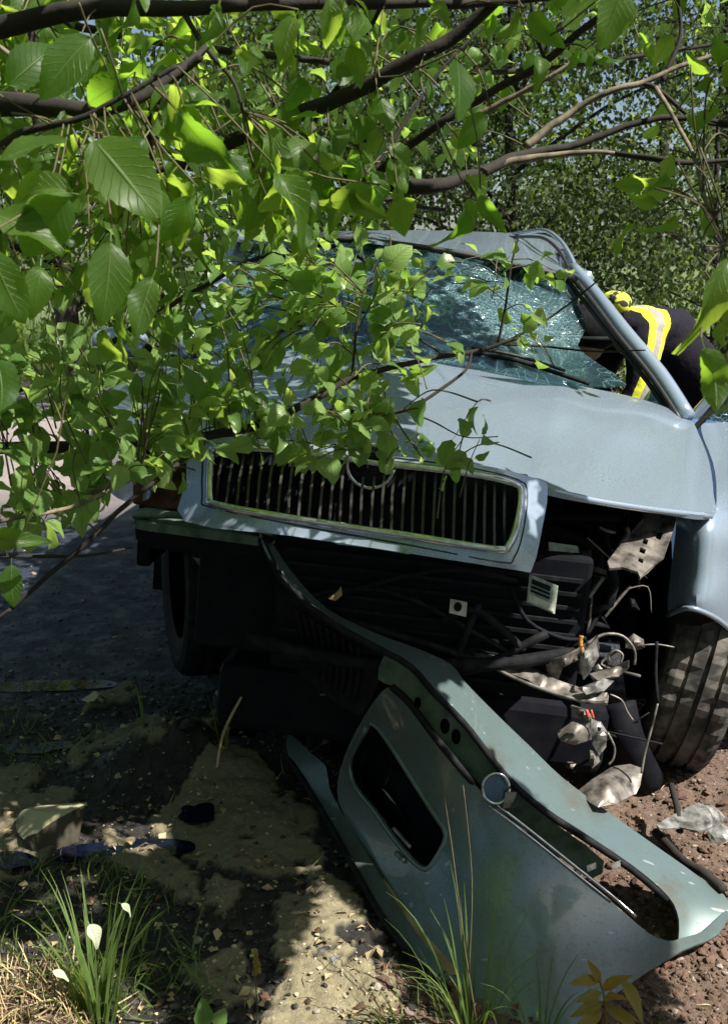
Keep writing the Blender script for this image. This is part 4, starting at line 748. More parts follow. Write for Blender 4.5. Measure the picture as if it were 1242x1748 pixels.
class Plant:
    def __init__(s): s.w = []; s.P = []; s.d = []; s.n = []; s.s = []; s.tw = []; s.br = []
    def leaf(s, p, d, n, sz, w=None): s.w.append(w or rng.uniform(.8, 1.1)); s.P.append(p); s.d.append(d); s.n.append(n); s.s.append(sz)
    def sprig(s, a, b, nl, sz, sag=.0, tip=True, spread=1.0, r=.0010):
        a = np.array(a, float); b = np.array(b, float); L = np.linalg.norm(b - a); m = (a + b) / 2 + np.array([0, 0, sag * L]) + rng.normal(0, .05 * L, 3)
        path = [a, m, b]; pts = crom(path, 6, False); s.tw.append(tube('t', pts, [r * 1.6, r * .8], None, None, 4, 1, raw=True))
        ax = (b - a) / (L + 1e-9)
        for k in range(nl):
            t = 1 - (k / max(nl, 1)) * .75 * rng.uniform(.9, 1.1); p = np.array(pts[int(np.clip(t, 0, 1) * (len(pts) - 1))])
            side = np.cross(ax, rng.normal(size=3)); side /= np.linalg.norm(side) + 1e-9
            d = ax * rng.uniform(.2, .9) + side * spread * rng.uniform(.5, 1.1) + np.array([0, 0, rng.uniform(-.9, .1)])
            if k == 0 and tip: d = ax + np.array([0, 0, -.3])
            nn = np.array([0, 0, 1.]) * rng.uniform(.2, 1.2) + rng.normal(0, .55, 3) + np.array([.2, -.35, .1])
            s.leaf(p, d, nn, sz * rng.uniform(.65, 1.2))
    def flush(s, parent, T, tname, mat, nparts=280, twmat='twig'):
        if s.P: emit(parent, s.P, s.d, s.n, s.s, T, tname, mat, nparts, wid=s.w)
        if s.tw:
            V, F = join(s.tw); tag(mk('twigs', V, F, twmat, parent, True), kind='stuff')
def near_br(brs, p):
    best = None
    for b in brs:
        d = np.linalg.norm(b - p, axis=1); i = int(np.argmin(d))
        if best is None or d[i] < best[0]: best = (d[i], b[i])
    return best[1]
def bough(parent, pts, rads, mat='bark', store=None, name='branch', sides=8):
    P = ppath(pts); C = np.array(crom(P, 8, False)); q = C + .012 * np.stack([fbm(C * 14 + k * 9, 3) for k in range(3)], 1) * min(1, np.mean(rads) / .006)
    o = tube(name, list(q), rads, mat, parent, sides, 1)
    if store is not None: store.append(q)
    return o
def fill(pl, brs, poly, n, dr, sz, nl, maxl=.22, r=.0010, down=.5, dens=None):
    xs = [p[0] for p in poly]; ys = [p[1] for p in poly]; c = 0; tries = 0
    while c < n and tries < n * 30:
        tries += 1; x = rng.uniform(min(xs), max(xs)); y = rng.uniform(min(ys), max(ys))
        if not inpoly([x], [y], poly)[0] or (dens and rng.random() > dens(x, y)): continue
        p = D(x, y, rng.uniform(*dr)); b = near_br(brs, p); v = p - b; L = np.linalg.norm(v)
        if L > maxl: b = p - v / L * maxl
        elif L < .04: b = p + rng.normal(0, .05, 3)
        pl.sprig(b, p, rng.integers(nl[0], nl[1] + 1), sz, sag=.12, r=r); c += 1
# ------------------------------------------------ overhanging tree (boughs in front of and above the camera's view)
tree = thing('overhanging_tree', (-1.9, 1.6, 0), 'broad leaved tree whose dark boughs hang across the top in front of the car', 'tree')
bs = []
tube('trunk', [(-1.9,1.6,-.05),(-1.88,1.62,.6),(-1.8,1.6,1.3),(-1.7,1.55,2.0),(-1.5,1.5,2.9),(-1.2,1.4,3.8)], [.16,.12,.11,.10,.08,.05], 'bark', tree, 14)
Bn = lambda *a, **k: bough(tree, *a, store=bs, **k)
Bn([(-900,120,1.5),(-300,110,1.35),(75,28,1.25),(300,14,1.2),(621,6,1.22),(850,2,1.25),(1100,-30,1.3)], [.03,.018,.013,.009,.007,.006,.004])
Bn([(-900,140,1.5),(-300,160,1.3),(-20,178,1.15),(60,182,1.12),(150,188,1.1),(230,170,1.1),(300,120,1.12),(350,80,1.15)], [.035,.02,.014,.012,.009,.006,.005,.004])
Bn([(-300,160,1.3),(-60,255,1.1),(40,225,1.08),(130,205,1.06),(200,170,1.05),(300,110,1.05)], [.01,.005,.004,.003,.0025])
Bn([(255,310,1.55),(300,285,1.5),(420,232,1.42),(560,172,1.36),(700,105,1.3),(790,55,1.28),(870,-25,1.25)], [.008,.010,.011,.011,.010,.009,.008])
Bn([(500,262,1.5),(560,283,1.5),(640,305,1.5),(690,320,1.5),(740,320,1.5),(790,305,1.52),(840,290,1.55),(900,262,1.58),(980,248,1.6),(1080,212,1.6),(1160,200,1.6),(1300,220,1.6)], [.009,.012,.013,.012,.011,.009,.009,.007,.006,.005,.005,.004])
Bn([(640,300,1.5),(690,255,1.45),(760,205,1.4),(850,150,1.38),(930,105,1.35),(1000,50,1.33),(1080,-20,1.3)], [.007,.006,.006,.006,.0055,.005,.005])
Bn([(895,250,1.62),(940,215,1.62),(985,185,1.62),(1050,152,1.6),(1100,140,1.6),(1150,120,1.6),(1280,70,1.6)], [.007,.006,.005,.005,.004,.004], mat='barkp')
Bn([(840,290,1.56),(900,272,1.56),(980,262,1.55),(1060,262,1.55)], [.007,.006,.004,.003], mat='barkp')
Bn([(1050,150,1.6),(1110,145,1.6),(1180,200,1.6),(1242,215,1.6)], [.004,.004,.003,.003])
Bn([(512,268,1.5),(545,195,1.4),(580,140,1.35),(620,75,1.3),(665,-20,1.25)], [.004,.004,.0035,.003,.003])
Bn([(815,197,1.5),(880,165,1.48),(930,135,1.46),(975,108,1.45)], [.005,.004,.0035,.003], mat='barkp')
Bn([(640,290,1.5),(680,225,1.5),(745,130,1.5),(830,40,1.5)], [.003,.003,.0025,.002]); Bn([(905,-10,1.3),(915,50,1.3),(928,100,1.34)], [.003,.003,.003])
Bn([(1130,140,1.6),(1160,60,1.6),(1150,-20,1.6)], [.004,.003,.003]); Bn([(245,300,1.3),(262,230,1.2),(270,160,1.15),(340,95,1.12)], [.008,.008,.006,.004])
Bn([(0,80,1.1),(60,125,1.08)], [.003,.003], mat='barkp'); Bn([(1120,150,1.6),(1180,260,1.45),(1200,330,1.3),(1235,420,1.2)], [.004,.003,.003,.002], mat='barkp')
Bn([(1050,262,1.55),(1120,270,1.5),(1180,280,1.5),(1260,270,1.5)], [.004,.005,.004,.003]); Bn([(310,15,1.2),(350,80,1.2),(400,140,1.2),(415,190,1.2)], [.004,.003,.0025,.002])
# boughs of the same tree above the frame, which throw the shade on the verge and the road
ab = []
for a in ([(-1.7,1.55,2.0),(-1.1,1.35,2.15),(-.4,1.2,2.2),(.3,1.1,2.22),(.9,1.1,2.2)], [(-1.75,1.6,1.7),(-1.2,1.9,2.1),(-.5,2.1,2.3),(.2,2.2,2.4),(.9,2.3,2.45)], [(-1.7,1.55,2.0),(-1.2,.9,2.0),(-.5,.6,1.95),(.2,.5,1.95)], [(-1.6,1.5,2.4),(-1,2.5,2.6),(-.2,3.2,2.8),(.5,3.5,2.9)]):
    C = np.array(crom([np.array(p, float) for p in a], 8, False)); C = C + .05 * np.stack([fbm(C * 3 + k * 9, 3) for k in range(3)], 1); ab.append(C); tube('branch', list(C), [.03,.02,.012,.006], 'bark', tree, 7, 1)
T1 = Plant()
TOPP = [(-60,-40),(1300,-40),(1300,160),(1100,250),(930,190),(820,330),(700,370),(560,400),(420,400),(330,420),(300,560),(180,580),(60,560),(-60,600)]
def dn(x, y):
    if 820 < x < 1080 and y > 110: return .25
    if 330 < x < 520 and 30 < y < 200: return .45
    return 1
fill(T1, bs, TOPP, 150, (1.15, 1.9), .052, (3, 5), dens=dn, maxl=.2)
fill(T1, bs, [(-60,20),(380,20),(420,300),(330,560),(-60,600)], 55, (1.05, 1.5), .060, (2, 4), maxl=.2)
fill(T1, bs, [(400,230),(720,250),(700,380),(560,400),(420,380)], 26, (1.3, 1.7), .062, (3, 5), maxl=.15)
fill(T1, bs, [(1070,180),(1290,180),(1290,700),(1200,640),(1150,480),(1080,440)], 9, (1.1, 1.5), .065, (2, 3), maxl=.2)
b3 = [];
for a in ([(-500,60,2.6),(0,180,2.5),(300,260,2.4),(600,330,2.5),(760,360,2.5)], [(-500,-100,2.8),(100,40,2.6),(500,100,2.5),(900,120,2.6),(1300,60,2.7)], [(-500,300,2.4),(-100,380,2.4),(150,470,2.4),(330,520,2.5)], [(-200,200,2.5),(200,330,2.5),(420,380,2.5)]): bough(tree, a, [.014,.01,.007,.004], store=b3)
TF = Plant()
fill(TF, b3, [(-60,-40),(900,-40),(1300,-40),(1300,60),(900,100),(640,400),(350,560),(-60,620)], 190, (2.1, 2.9), .062, (4, 6), maxl=.35)
# the large leaves close to the lens: base pixel, tip pixel, distance
HERO = [((300,187),(388,300),.98,.6),((155,232),(272,372),.95,.5),((120,238),(-10,262),.95,.3),((1150,300),(1095,482),1.0,.1,.95),((1242,350),(1215,480),1.0,.7,.7),((1244,430),(1166,622),.95,.7,.5),((1246,520),(1222,640),1.0,.3),((190,405),(180,560),.95,.0),((262,470),(225,575),.95,.1),
 ((120,330),(35,440),.95,.8),((780,98),(790,205),1.0,.0),((1065,-30),(1025,85),1.0,.1),((1110,-30),(1130,90),1.05,.6),((645,155),(668,235),1.2,.6),((795,345),(765,440),1.15,.2),((822,330),(842,400),1.15,.6),((560,-10),(570,90),1.1,.1),((505,25),(470,95),1.1,.3),
 ((470,290),(530,400),1.1,.0),((600,320),(640,395),1.2,.0),((540,300),(420,350),1.15,.0),((640,320),(560,360),1.2,.0),((1175,120),(1150,205),1.1,.7),((1200,590),(1240,705),.9,.6),((830,190),(780,255),1.3,.8),((-20,420),(40,560),.9,.1),((70,450),(60,540),.95,.8),((10,150),(110,60),1.0,.2),((160,60),(60,160),1.0,.1),((220,130),(130,190),1.05,.2),
 ((1180,255),(1060,275),1.1,.6),((1170,285),(1060,318),1.15,.2,.7),((1130,320),(1245,310),1.0,.3),((20,960),(19,1040),1.15,.7),((-30,905),(62,945),1.1,.2),((250,230),(180,330),1.0,.0),((330,330),(270,420),1.05,.2),((1242,200),(1190,260),1.1,.8),((-10,600),(20,720),.95,.7),((350,250),(440,330),1.2,.1),((900,20),(960,80),1.1,.6),((740,30),(690,80),1.2,.6),((130,330),(-20,310),.95,.2),((-20,360),(110,420),.95,.1)]
for (a, b, d, lit, *ww) in HERO:
    p = D(*a, d); q = D(*b, d + rng.uniform(-.02, .03)); v = q - p; L = np.linalg.norm(v); toc = np.array([0, 0, CAMZ]) - p; toc /= np.linalg.norm(toc)
    T1.leaf(p - v * .12, v, toc + rng.normal(0, .35, 3), L * 1.12, ww[0] if ww else .85)
    br = near_br(bs, p); T1.tw.append(tube('t', [br, (br + p) / 2 + rng.normal(0, .02, 3) * np.linalg.norm(br - p) * 5, p - v * .12], .0011, None, None, 4, 3, raw=True))
# ------------------------------------------------ slender branch with small fresh leaves across windscreen and grille
sap = thing('leafy_sapling', G(-700, 1500, 0), 'slender young tree with small fresh green leaves reaching across the windscreen and bonnet', 'tree')
b2 = []; Bs = lambda *a, **k: bough(sap, *a, store=b2, **k)
root = G(-700, 1500, 0); tube('trunk', [root, root + (.02, .02, .4), D(-500, 900, 1.75), D(-300, 800, 1.75)], [.03, .024, .02, .014], 'bark', sap, 8)
Bs([(-300,800,1.75),(-60,770,1.72),(120,760,1.7),(230,752,1.68),(330,748,1.68),(400,735,1.68),(470,715,1.68),(530,683,1.7),(600,648,1.72),(680,625,1.74),(760,607,1.76),(820,598,1.78),(860,585,1.78),(885,578,1.78)], [.014,.011,.01,.009,.008,.0075,.007,.006,.005,.0045,.004,.0035,.003])
Bs([(-300,800,1.75),(-60,700,1.8),(100,640,1.9),(230,560,1.95),(330,500,2.0),(440,440,2.0),(560,420,2.0),(640,455,2.0)], [.01,.007,.006,.005,.004,.004,.003])
Bs([(860,585,1.78),(925,550,1.78),(985,508,1.78),(1030,470,1.78)], [.0025,.002,.0018,.0012]); Bs([(858,588,1.78),(930,592,1.79),(1020,600,1.8),(1100,598,1.82)], [.0025,.002,.0018,.0012])
Bs([(850,585,1.78),(862,520,1.76),(872,450,1.75),(885,400,1.75)], [.0025,.0022,.002,.0015]); Bs([(600,648,1.72),(608,560,1.72),(620,500,1.72)], [.0025,.002,.0015]); Bs([(668,560,1.72),(668,480,1.72),(666,400,1.72)], [.002,.002,.0015], mat='twig')
Bs([(560,700,1.7),(640,705,1.7),(700,697,1.7),(760,660,1.72),(795,632,1.74),(805,600,1.76)], [.004,.0035,.003,.003,.0025,.002]); Bs([(-60,950,1.5),(60,950,1.5),(150,948,1.55),(230,934,1.6)], [.003,.003,.0025,.0015])
Bs([(20,1040,1.5),(90,975,1.5),(160,915,1.5),(230,850,1.55),(330,770,1.6)], [.0035,.004,.004,.004,.004]); Bs([(-60,905,1.4),(30,885,1.4),(90,875,1.42),(160,850,1.45),(240,810,1.5)], [.003,.003,.003,.003,.003], mat='barkp')
Bs([(120,868,1.55),(180,835,1.55),(250,800,1.55)], [.009,.008,.006], mat='barkp'); Bs([(620,640,1.72),(660,690,1.7),(690,740,1.68),(720,780,1.66)], [.002,.002,.0015,.001], mat='twig'); Bs([(640,640,1.72),(625,700,1.7),(622,760,1.66),(628,800,1.65)], [.002,.002,.0015,.001], mat='twig')
Bs([(690,700,1.7),(740,720,1.68),(790,745,1.67),(850,745,1.67)], [.002,.0015,.001,.001]); Bs([(760,607,1.76),(700,570,1.78),(640,540,1.8),(560,520,1.85)], [.002,.002,.0015,.001]); Bs([(20,1040,1.5),(-60,1090,1.5)],[.003,.002])
T2 = Plant()
fill(T2, b2, [(330,420),(470,395),(640,420),(690,520),(680,640),(640,700),(470,720),(300,700),(280,560)], 108, (1.62, 2.05), .052, (3, 5), maxl=.14, r=.001)
fill(T2, b2, [(-60,560),(140,600),(290,560),(310,700),(340,760),(250,840),(160,860),(60,900),(-60,900)], 92, (1.35, 1.9), .056, (3, 5), maxl=.16, r=.001)
fill(T2, b2, [(230,680),(640,690),(600,760),(540,800),(470,770),(380,770),(240,800)], 42, (1.55, 1.75), .05, (3, 4), maxl=.1, r=.001)
fill(T2, b2, [(600,680),(700,690),(760,730),(835,740),(800,790),(700,800),(610,790)], 12, (1.62, 1.72), .052, (2, 4), maxl=.08, r=.001)
fill(T2, b2, [(680,440),(900,420),(1000,480),(960,560),(900,640),(820,620),(760,590),(680,600)], 26, (1.7, 1.85), .042, (1, 3), maxl=.08, r=.0008)
fill(T2, b2, [(640,390),(720,395),(700,640),(640,640)], 12, (1.68, 1.8), .06, (2, 3), maxl=.1, r=.001)
# shade foliage: unseen leaves of the tree, placed between sun and wanted shade
SHP = [(-500,890),(230,885),(330,955),(440,1000),(640,1105),(735,1168),(640,1230),(480,1300),(520,1500),(470,1600),(440,1640),(300,1760),(170,1640),(-200,1640),(-600,1500)]
cnt = 0; sd_ = np.array(SUND)
from mathutils.bvhtree import BVHTree
def leafbvh(*pls):
    V, F, _ = TM[0]; VV = []; FF = []; b = 0
    for q in pls:
        B = basis(np.array(q.d), np.array(q.n)) * np.array(q.s)[:, None, None]; W = (np.einsum('nij,kj->nki', B, V) + np.array(q.P)[:, None]).reshape(-1, 3)
        FF.append((F[None] + (np.arange(len(B)) * len(V))[:, None, None]).reshape(-1, 4) + b); VV.append(W); b += len(W)
    return BVHTree.FromPolygons(np.concatenate(VV).tolist(), np.concatenate(FF).tolist())
TREE = leafbvh(T1, T2, TF); SH = Plant()
def shade(poly, n, z0, hmin=.05, hmax=.45, sz=.085):
    xs = [p[0] for p in poly]; ys = [p[1] for p in poly]; c = 0
    while c < n:
        x = rng.uniform(min(xs), max(xs)); y = rng.uniform(min(ys), max(ys))
        if not inpoly([x], [y], poly)[0]: continue
        g_ = G(x, y, z0) if not callable(z0) else z0(x, y)
        if TREE.ray_cast(Vector(g_), SUND)[0] is not None: c += 1; continue
        s = np.arange(.5, 4.5, .04); Q = g_ + s[:, None] * sd_; px, py, dd = PX(Q); out = (py < -70 - 60 / np.maximum(dd, .3)) | (px < -90) | (px > 1330) | (dd < .15)
        ok = out & (Q[:, 2] > 1.45)
        if not ok.any(): c += 1; continue
        i = int(np.argmax(ok)); p = g_ + (s[i] + rng.uniform(hmin, hmax)) * sd_
        SH.leaf(p + rng.normal(0, .02, 3), rng.normal(0, 1, 3) * (1, 1, .5) + (0, 0, -.3), sd_ + rng.normal(0, .5, 3), sz * rng.uniform(.8, 1.25)); c += 1
shade(SHP, 9500, 0.0)
shade([(440,915),(520,950),(640,1060),(735,1160),(640,1180),(740,1320),(860,1420),(1000,1520),(1060,1660),(950,1740),(760,1660),(560,1380),(500,1280)], 3200, lambda x, y: D(x, y, float(ff(np.array([[x, y]]))[0])))
shade([(880,1560),(1120,1600),(1060,1700),(960,1770),(840,1760),(780,1650)], 1400, lambda x, y: D(x, y, float(ff(np.array([[x, y]]))[0])))
shade([(310,750),(365,750),(370,855),(600,893),(760,930),(760,955),(316,900)], 500, lambda x, y: D(x, y, 2.03))
shade([(380,770),(860,830),(850,930),(380,860)], 420, lambda x, y: D(x, y, 2.06))
shade([(40,600),(300,590),(300,700),(320,860),(120,900),(-60,900),(-60,720)], 900, lambda x, y: D(x, y, 1.65))
for _ in range(2600):   # unseen crown added over the viewpoint to darken what the bumper mirrors
    p = np.array([rng.uniform(-2.3, -.1), rng.uniform(-1.6, 1.3), rng.uniform(2.1, 3.2)]); SH.leaf(p, rng.normal(0, 1, 3) * (1, 1, .5) + (0, 0, -.3), rng.normal(0, .6, 3) + (0, 0, 1), .11 * rng.uniform(.8, 1.25))
def cull(pl, zones):
    P = np.array(pl.P); dv = np.array(pl.d); P = P + dv / np.linalg.norm(dv, axis=1)[:, None] * np.array(pl.s)[:, None] * .55; keep = np.ones(len(P), bool)
    for poly, dfn, tol, prob in zones:
        prev = np.full(len(P), np.nan)
        for s_ in np.arange(.03, 3.2, .04):
            Q = P - s_ * sd_; x, y, d = PX(Q); cur = np.full(len(P), np.nan)
            i = np.where(keep & (d > .3))[0]; i = i[inpoly(x[i], y[i], poly)]
            if len(i):
                cur[i] = d[i] - (dfn(np.stack([x[i], y[i]], 1)) if tol < 0 else np.array([dfn(a, b) for a, b in zip(x[i], y[i])]))
                hit = i[((np.abs(cur[i]) < abs(tol)) | (cur[i] * prev[i] < 0)) & (rng.random(len(i)) < prob)]; keep[hit] = False
            prev = cur
    for nm in ('P', 'd', 'n', 's', 'w'): setattr(pl, nm, [v for v, k in zip(getattr(pl, nm), keep) if k])
    return int((~keep).sum())
bonf = tps(bc); b_ = lambda f: (lambda x, y: float(f(np.array([[x, y]]))[0])); gnd = lambda x, y: float(PX(G(x, y, 0))[2][0])
LIT = [([(700,600),(880,630),(1180,700),(1225,880),(930,840),(720,790),(680,700)], bonf, -.04, 1.0), ([(730,1150),(810,1145),(1290,1520),(1170,1640),(1080,1500),(820,1300)], lf, -.06, .97),
       ([(900,1260),(1242,1200),(1242,1748),(1100,1680),(1242,1560)], gnd, .06, .7), ([(1140,860),(1242,860),(1242,1060),(1140,1050)], lambda x, y: 2.4, .05, .95), ([(1040,860),(1156,870),(1150,1000),(1030,980)], lambda x, y: 2.45, .05, .9),
       ([(1080,1080),(1242,1080),(1242,1330),(1080,1330)], lambda x, y: 2.68, .04, .75), ([(480,1610),(560,1570),(690,1748),(470,1748)], gnd, .05, .95), ([(0,1650),(140,1660),(140,1748),(0,1748)], gnd, .06, .8),
       ([(90,1400),(250,1400),(260,1748),(100,1748)], lambda x, y: 1.72, .05, .9), ([(70,1400),(290,1400),(300,1748),(80,1748)], lambda x, y: 1.82, .05, .9), ([(760,1540),(880,1540),(900,1748),(760,1748)], lambda x, y: 1.7, .05, .6), ([(860,1080),(1080,1080),(1080,1300),(940,1300)], lambda x, y: 2.2, .06, .9),
       ([(850,830),(930,835),(905,970),(840,960)], lambda x, y: 2.05, .04, .9), ([(940,400),(1180,700),(1150,700),(960,470)], lambda x, y: 3.6, .3, .9)]
MID = [([(300,420),(700,400),(980,470),(900,640),(840,790),(600,790),(560,700),(300,640)], lambda x, y: 1.78, .08, 1.0)]
MID2 = [(MID[0][0], MID[0][1], .08, .6)]
UP = [([(-40,-40),(1280,-40),(1280,640),(1080,480),(700,400),(300,600),(-40,640)], lambda x, y, k=k: k, .06, .22) for k in (1.05, 1.3, 1.55)] + [([(-40,560),(300,560),(300,800),(-40,900)], lambda x, y: 1.6, .06, .12)]
print('culled', [cull(SH, LIT + MID + UP), cull(T1, LIT + MID2), cull(TF, LIT + MID2), cull(T2, LIT)]); print('shade leaves', len(SH.P)); T1.flush(tree, TB, 'TB', 'leafA', 290); SH.flush(tree, TM, 'TM', 'leafA', 0); TF.flush(tree, TM, 'TM', 'leafB', 0)
T2.flush(sap, TM, 'TM', 'leafB', 290)
# ------------------------------------------------ background trees, hedge, far shrubs
def bgtree(name, x, y, h, cr, n, sz, mat, label, cat='tree', z0=.9, seed=0, group=None, squash=1.0, trunk=.12, clumps=26):
    o = thing(name, (x, y, 0), label, cat, group); lean = rng.uniform(-.3, .3)
    tube('trunk', [(x, y, -.1), (x + lean * .3, y, h * .3), (x + lean, y + .1, h * .6), (x + lean * 1.2, y, h * .95)], [trunk, trunk * .75, trunk * .5, trunk * .15], 'bark', o, 9)
    cs = []
    for k in range(clumps):
        a = rng.uniform(0, 6.28); t = rng.uniform(0, 1); zz = z0 + (h - z0) * t; rr = cr * math.sin(math.pi * (.12 + .8 * t)) ** .7 * rng.uniform(.35, 1)
        c = np.array([x + rr * math.cos(a), y + rr * math.sin(a) * squash, zz]); cs.append(c)
        if k % 3 == 0: tube('limb', [(x + lean * t, y, zz * .75), ((x + c[0]) / 2, (y + c[1]) / 2, zz * .92), tuple(c)], [trunk * .35, trunk * .2, trunk * .08], 'bark', o, 6)
    cs = np.array(cs); ci = rng.integers(0, len(cs), n); rad = cr * .36
    v = rng.normal(size=(n, 3)); v /= np.linalg.norm(v, axis=1)[:, None]; P = cs[ci] + v * (rad * rng.random((n, 1)) ** .45) * (1, 1, .8)
    dirs = v * .6 + rng.normal(0, .5, (n, 3)) + (0, 0, -.5); nr = v + rng.normal(0, .5, (n, 3)) + (0, 0, .5)
    emit(o, P, dirs, nr, sz * rng.uniform(.6, 1.25, n), TS, 'TS', mat, 0)
    return o
hg = 'trees behind the car'
bgtree('broadleaf_tree', -2.6, 9.0, 5.2, 1.9, 5200, .12, 'leafF', 'bright green broadleaf tree beyond the sunlit road at the left of the view', group=hg)
bgtree('broadleaf_tree', -.9, 11.5, 4.6, 1.8, 4600, .13, 'leafF', 'loose crowned tree behind the car roof with white sky showing through', group=hg, z0=.6)
bgtree('broadleaf_tree', 1.0, 10.5, 5.6, 1.9, 5600, .12, 'leafF', 'pale green tree standing straight behind the car roof', group=hg, z0=.3)
bgtree('broadleaf_tree', -5.2, 12.5, 6, 2.4, 5200, .15, 'leafF', 'dense tree at the far left edge across the road', group=hg, z0=.3)
bgtree('broadleaf_tree', 3.6, 10.0, 6.0, 2.0, 5600, .12, 'leafF', 'tall dark green tree behind the person in the upper right corner', group=hg, z0=.3)
bgtree('broadleaf_tree', -1.2, 17, 5.4, 3, 5000, .2, 'leafF', 'farthest tree, low and wide, seen between the crowns at the left', group=hg, z0=0)
bgtree('broadleaf_tree', 4.5, 16, 8, 3.4, 5000, .2, 'leafF', 'farthest tree on the right, its crown reaching the top edge', group=hg, z0=0)
bgtree('evergreen_shrub', 1.15, 7.6, 4.1, 1.45, 24000, .05, 'leafD', 'dark fine leaved evergreen bush right behind the car roof', 'shrub', z0=0, squash=.7, trunk=.06, clumps=60)
bgtree('evergreen_shrub', 2.5, 7.2, 3.9, 1.4, 20000, .05, 'leafD', 'dark evergreen bush behind the leaning firefighter', 'shrub', z0=0, squash=.7, trunk=.03, clumps=54)
bgtree('evergreen_shrub', -.3, 9.2, 3.6, 1.5, 14000, .06, 'leafD', 'dark evergreen bush behind the left end of the car roof', 'shrub', z0=0, squash=.7, trunk=.06, clumps=30)
# unseen trees added round the viewpoint: they darken shade and mirror in the paint
for k, (x, y, h, cr, lb_) in enumerate(((-3.2,-2.6,5.5,2.1,'unseen added tree behind the viewpoint, to the left'), (-.3,-4.2,6,2.4,'unseen added tree straight behind the viewpoint'), (2.8,-5.5,5.5,2.3,'unseen added tree behind the viewpoint, to the right'), (-4.6,.8,5.5,2.0,'unseen added tree left of the viewpoint at the road edge'), (-4.4,4.4,5.5,1.7,'unseen added tree at the left road edge level with the car'))):
    bgtree('added_tree', x, y, h, cr, 2600, .2, 'leafF', lb_, z0=.2, group='unseen trees added around the viewpoint')
for k, (x, y, h, lb_) in enumerate(((4.3,.6,2.9,'unseen added bush right of the viewpoint'), (4.6,3.4,3.1,'unseen added bush right of the car'), (3.4,-2.2,2.6,'unseen added bush behind the viewpoint to the right'))):
    bgtree('added_bush', x, y, h, 1.3, 2200, .13, 'leafF', lb_, 'shrub', z0=0, trunk=.06, group='unseen bushes added right of the viewpoint')  # unseen bushes, added to cut the sky light from the right
# grass across the road
n = 9000; x = rng.uniform(-9, 2, n); y = 11.5 + rng.random(n) ** 1.5 * 8; P = np.stack([x, y, np.array([gz(a, b) for a, b in zip(x, y)])], 1)
gr = thing('tall_grass', (-3, 13, 0), None, None); emit(gr, P, rng.normal(0, .25, (n, 3)) + (0, 0, 1), rng.normal(0, 1, (n, 3)), rng.uniform(.25, .6, n), [leaf_t(.05, 2, .2, .5, 0, .02, 0, .6)], 'FG', 'grass', 0)
for ch in gr.children: ch.parent = None; ch.location = gr.location; ch.name = 'tall_grass'
bpy.data.objects.remove(gr)
# ------------------------------------------------ grass and small plants in the foreground
def blade(P0, hd, L, w_, bend, n=7):
    V = []; UV = []; up = np.array([0, 0, 1.]); hd = np.array(hd, float); hd /= np.linalg.norm(hd) + 1e-9; sd2 = np.cross(hd, up); p = np.array(P0, float); ang = .12 + .25 * bend
    for i in range(n + 1):
        t = i / n; ww = w_ * (1 - t ** 1.7) * .5 + .0002; fo = np.array([0, 0, 1.]) * ww * .3
        V += [p - sd2 * ww + fo, p, p + sd2 * ww + fo]; UV += [(0, t), (.5, t), (1, t)]
        ang2 = ang + bend * 1.6 * t * t; p = p + (hd * math.sin(ang2) + up * math.cos(ang2)) * L / n
    F = []
    for i in range(n): F += [(3 * i, 3 * i + 1, 3 * i + 4, 3 * i + 3), (3 * i + 1, 3 * i + 2, 3 * i + 5, 3 * i + 4)]
    return np.array(V), np.array(F), np.array(UV)
def tuft(px, py, n, Lr, wr_, bend, label, name='grass_tuft', mat='grass', rad=.035, bias=(0, 0), z=None):
    c = G(px, py, .01); c[2] = gz(c[0], c[1]) if z is None else z; o = thing(name, c, label, 'grass')
    for k in range(n):
        a = rng.uniform(0, 6.28); p = c + np.array([math.cos(a), math.sin(a), 0]) * rad * rng.random(); h = np.array([math.cos(a) + bias[0], math.sin(a) + bias[1], 0])
        V, F, UV = blade(p, h, rng.uniform(*Lr), rng.uniform(*wr_), rng.uniform(*bend)); fastmesh('grass_blade', V, F, UV, mat, o, np.full(len(V), rng.random()))
    return o
t1 = tuft(165, 1735, 64, (.09, .30), (.004, .010), (.03, .8), 'tall sunlit grass tuft with pale leaves at the bottom left', rad=.045)
c1 = np.array(t1.location)
Pp = [D(150, 1572, 1.68), D(203, 1540, 1.7), D(85, 1655, 1.6)]; Dp = [D(178, 1625, 1.66) - Pp[0], D(240, 1568, 1.7) - Pp[1], D(130, 1675, 1.6) - Pp[2]]
emit(t1, Pp, Dp, [np.array([.5, -.6, .6]), np.array([.3, -.3, .9]), np.array([0, -.4, .9])], [.050, .036, .04], [leaf_t(.62, 12, .3, .9, .5, .12, .06, .7)], 'TBp', 'petal', 4, 'pale_leaf', wid=[.8, .6, .5])
t2 = tuft(800, 1760, 40, (.10, .30), (.0028, .006), (.1, 1.0), 'tall fine grass tuft growing in front of the torn bumper', rad=.06, bias=(-.3, .1))
V = tube('x', ppath([(812,1740,1.72),(790,1600,1.74),(770,1440,1.76),(745,1280,1.78)]), [.0016,.0014,.0008], None, None, 4, raw=True); mk('grass_stalk', V[0], V[1], 'twig', t2, True)
V = tube('x', ppath([(800,1660,1.72),(805,1500,1.74),(790,1340,1.76)]), [.0012,.0008], None, None, 4, raw=True); mk('grass_stalk', V[0], V[1], 'twig', t2, True)
tuft(690, 1760, 12, (.06, .14), (.002, .004), (.5, 1.2), 'low arching grass blades left of the grass tuft in front of the bumper', rad=.04, bias=(-.8, .2))
tuft(920, 1775, 10, (.10, .20), (.003, .005), (.6, 1.3), 'arching grass blades leaning left over the bottom of the bumper face', rad=.03, bias=(-.2, .3))
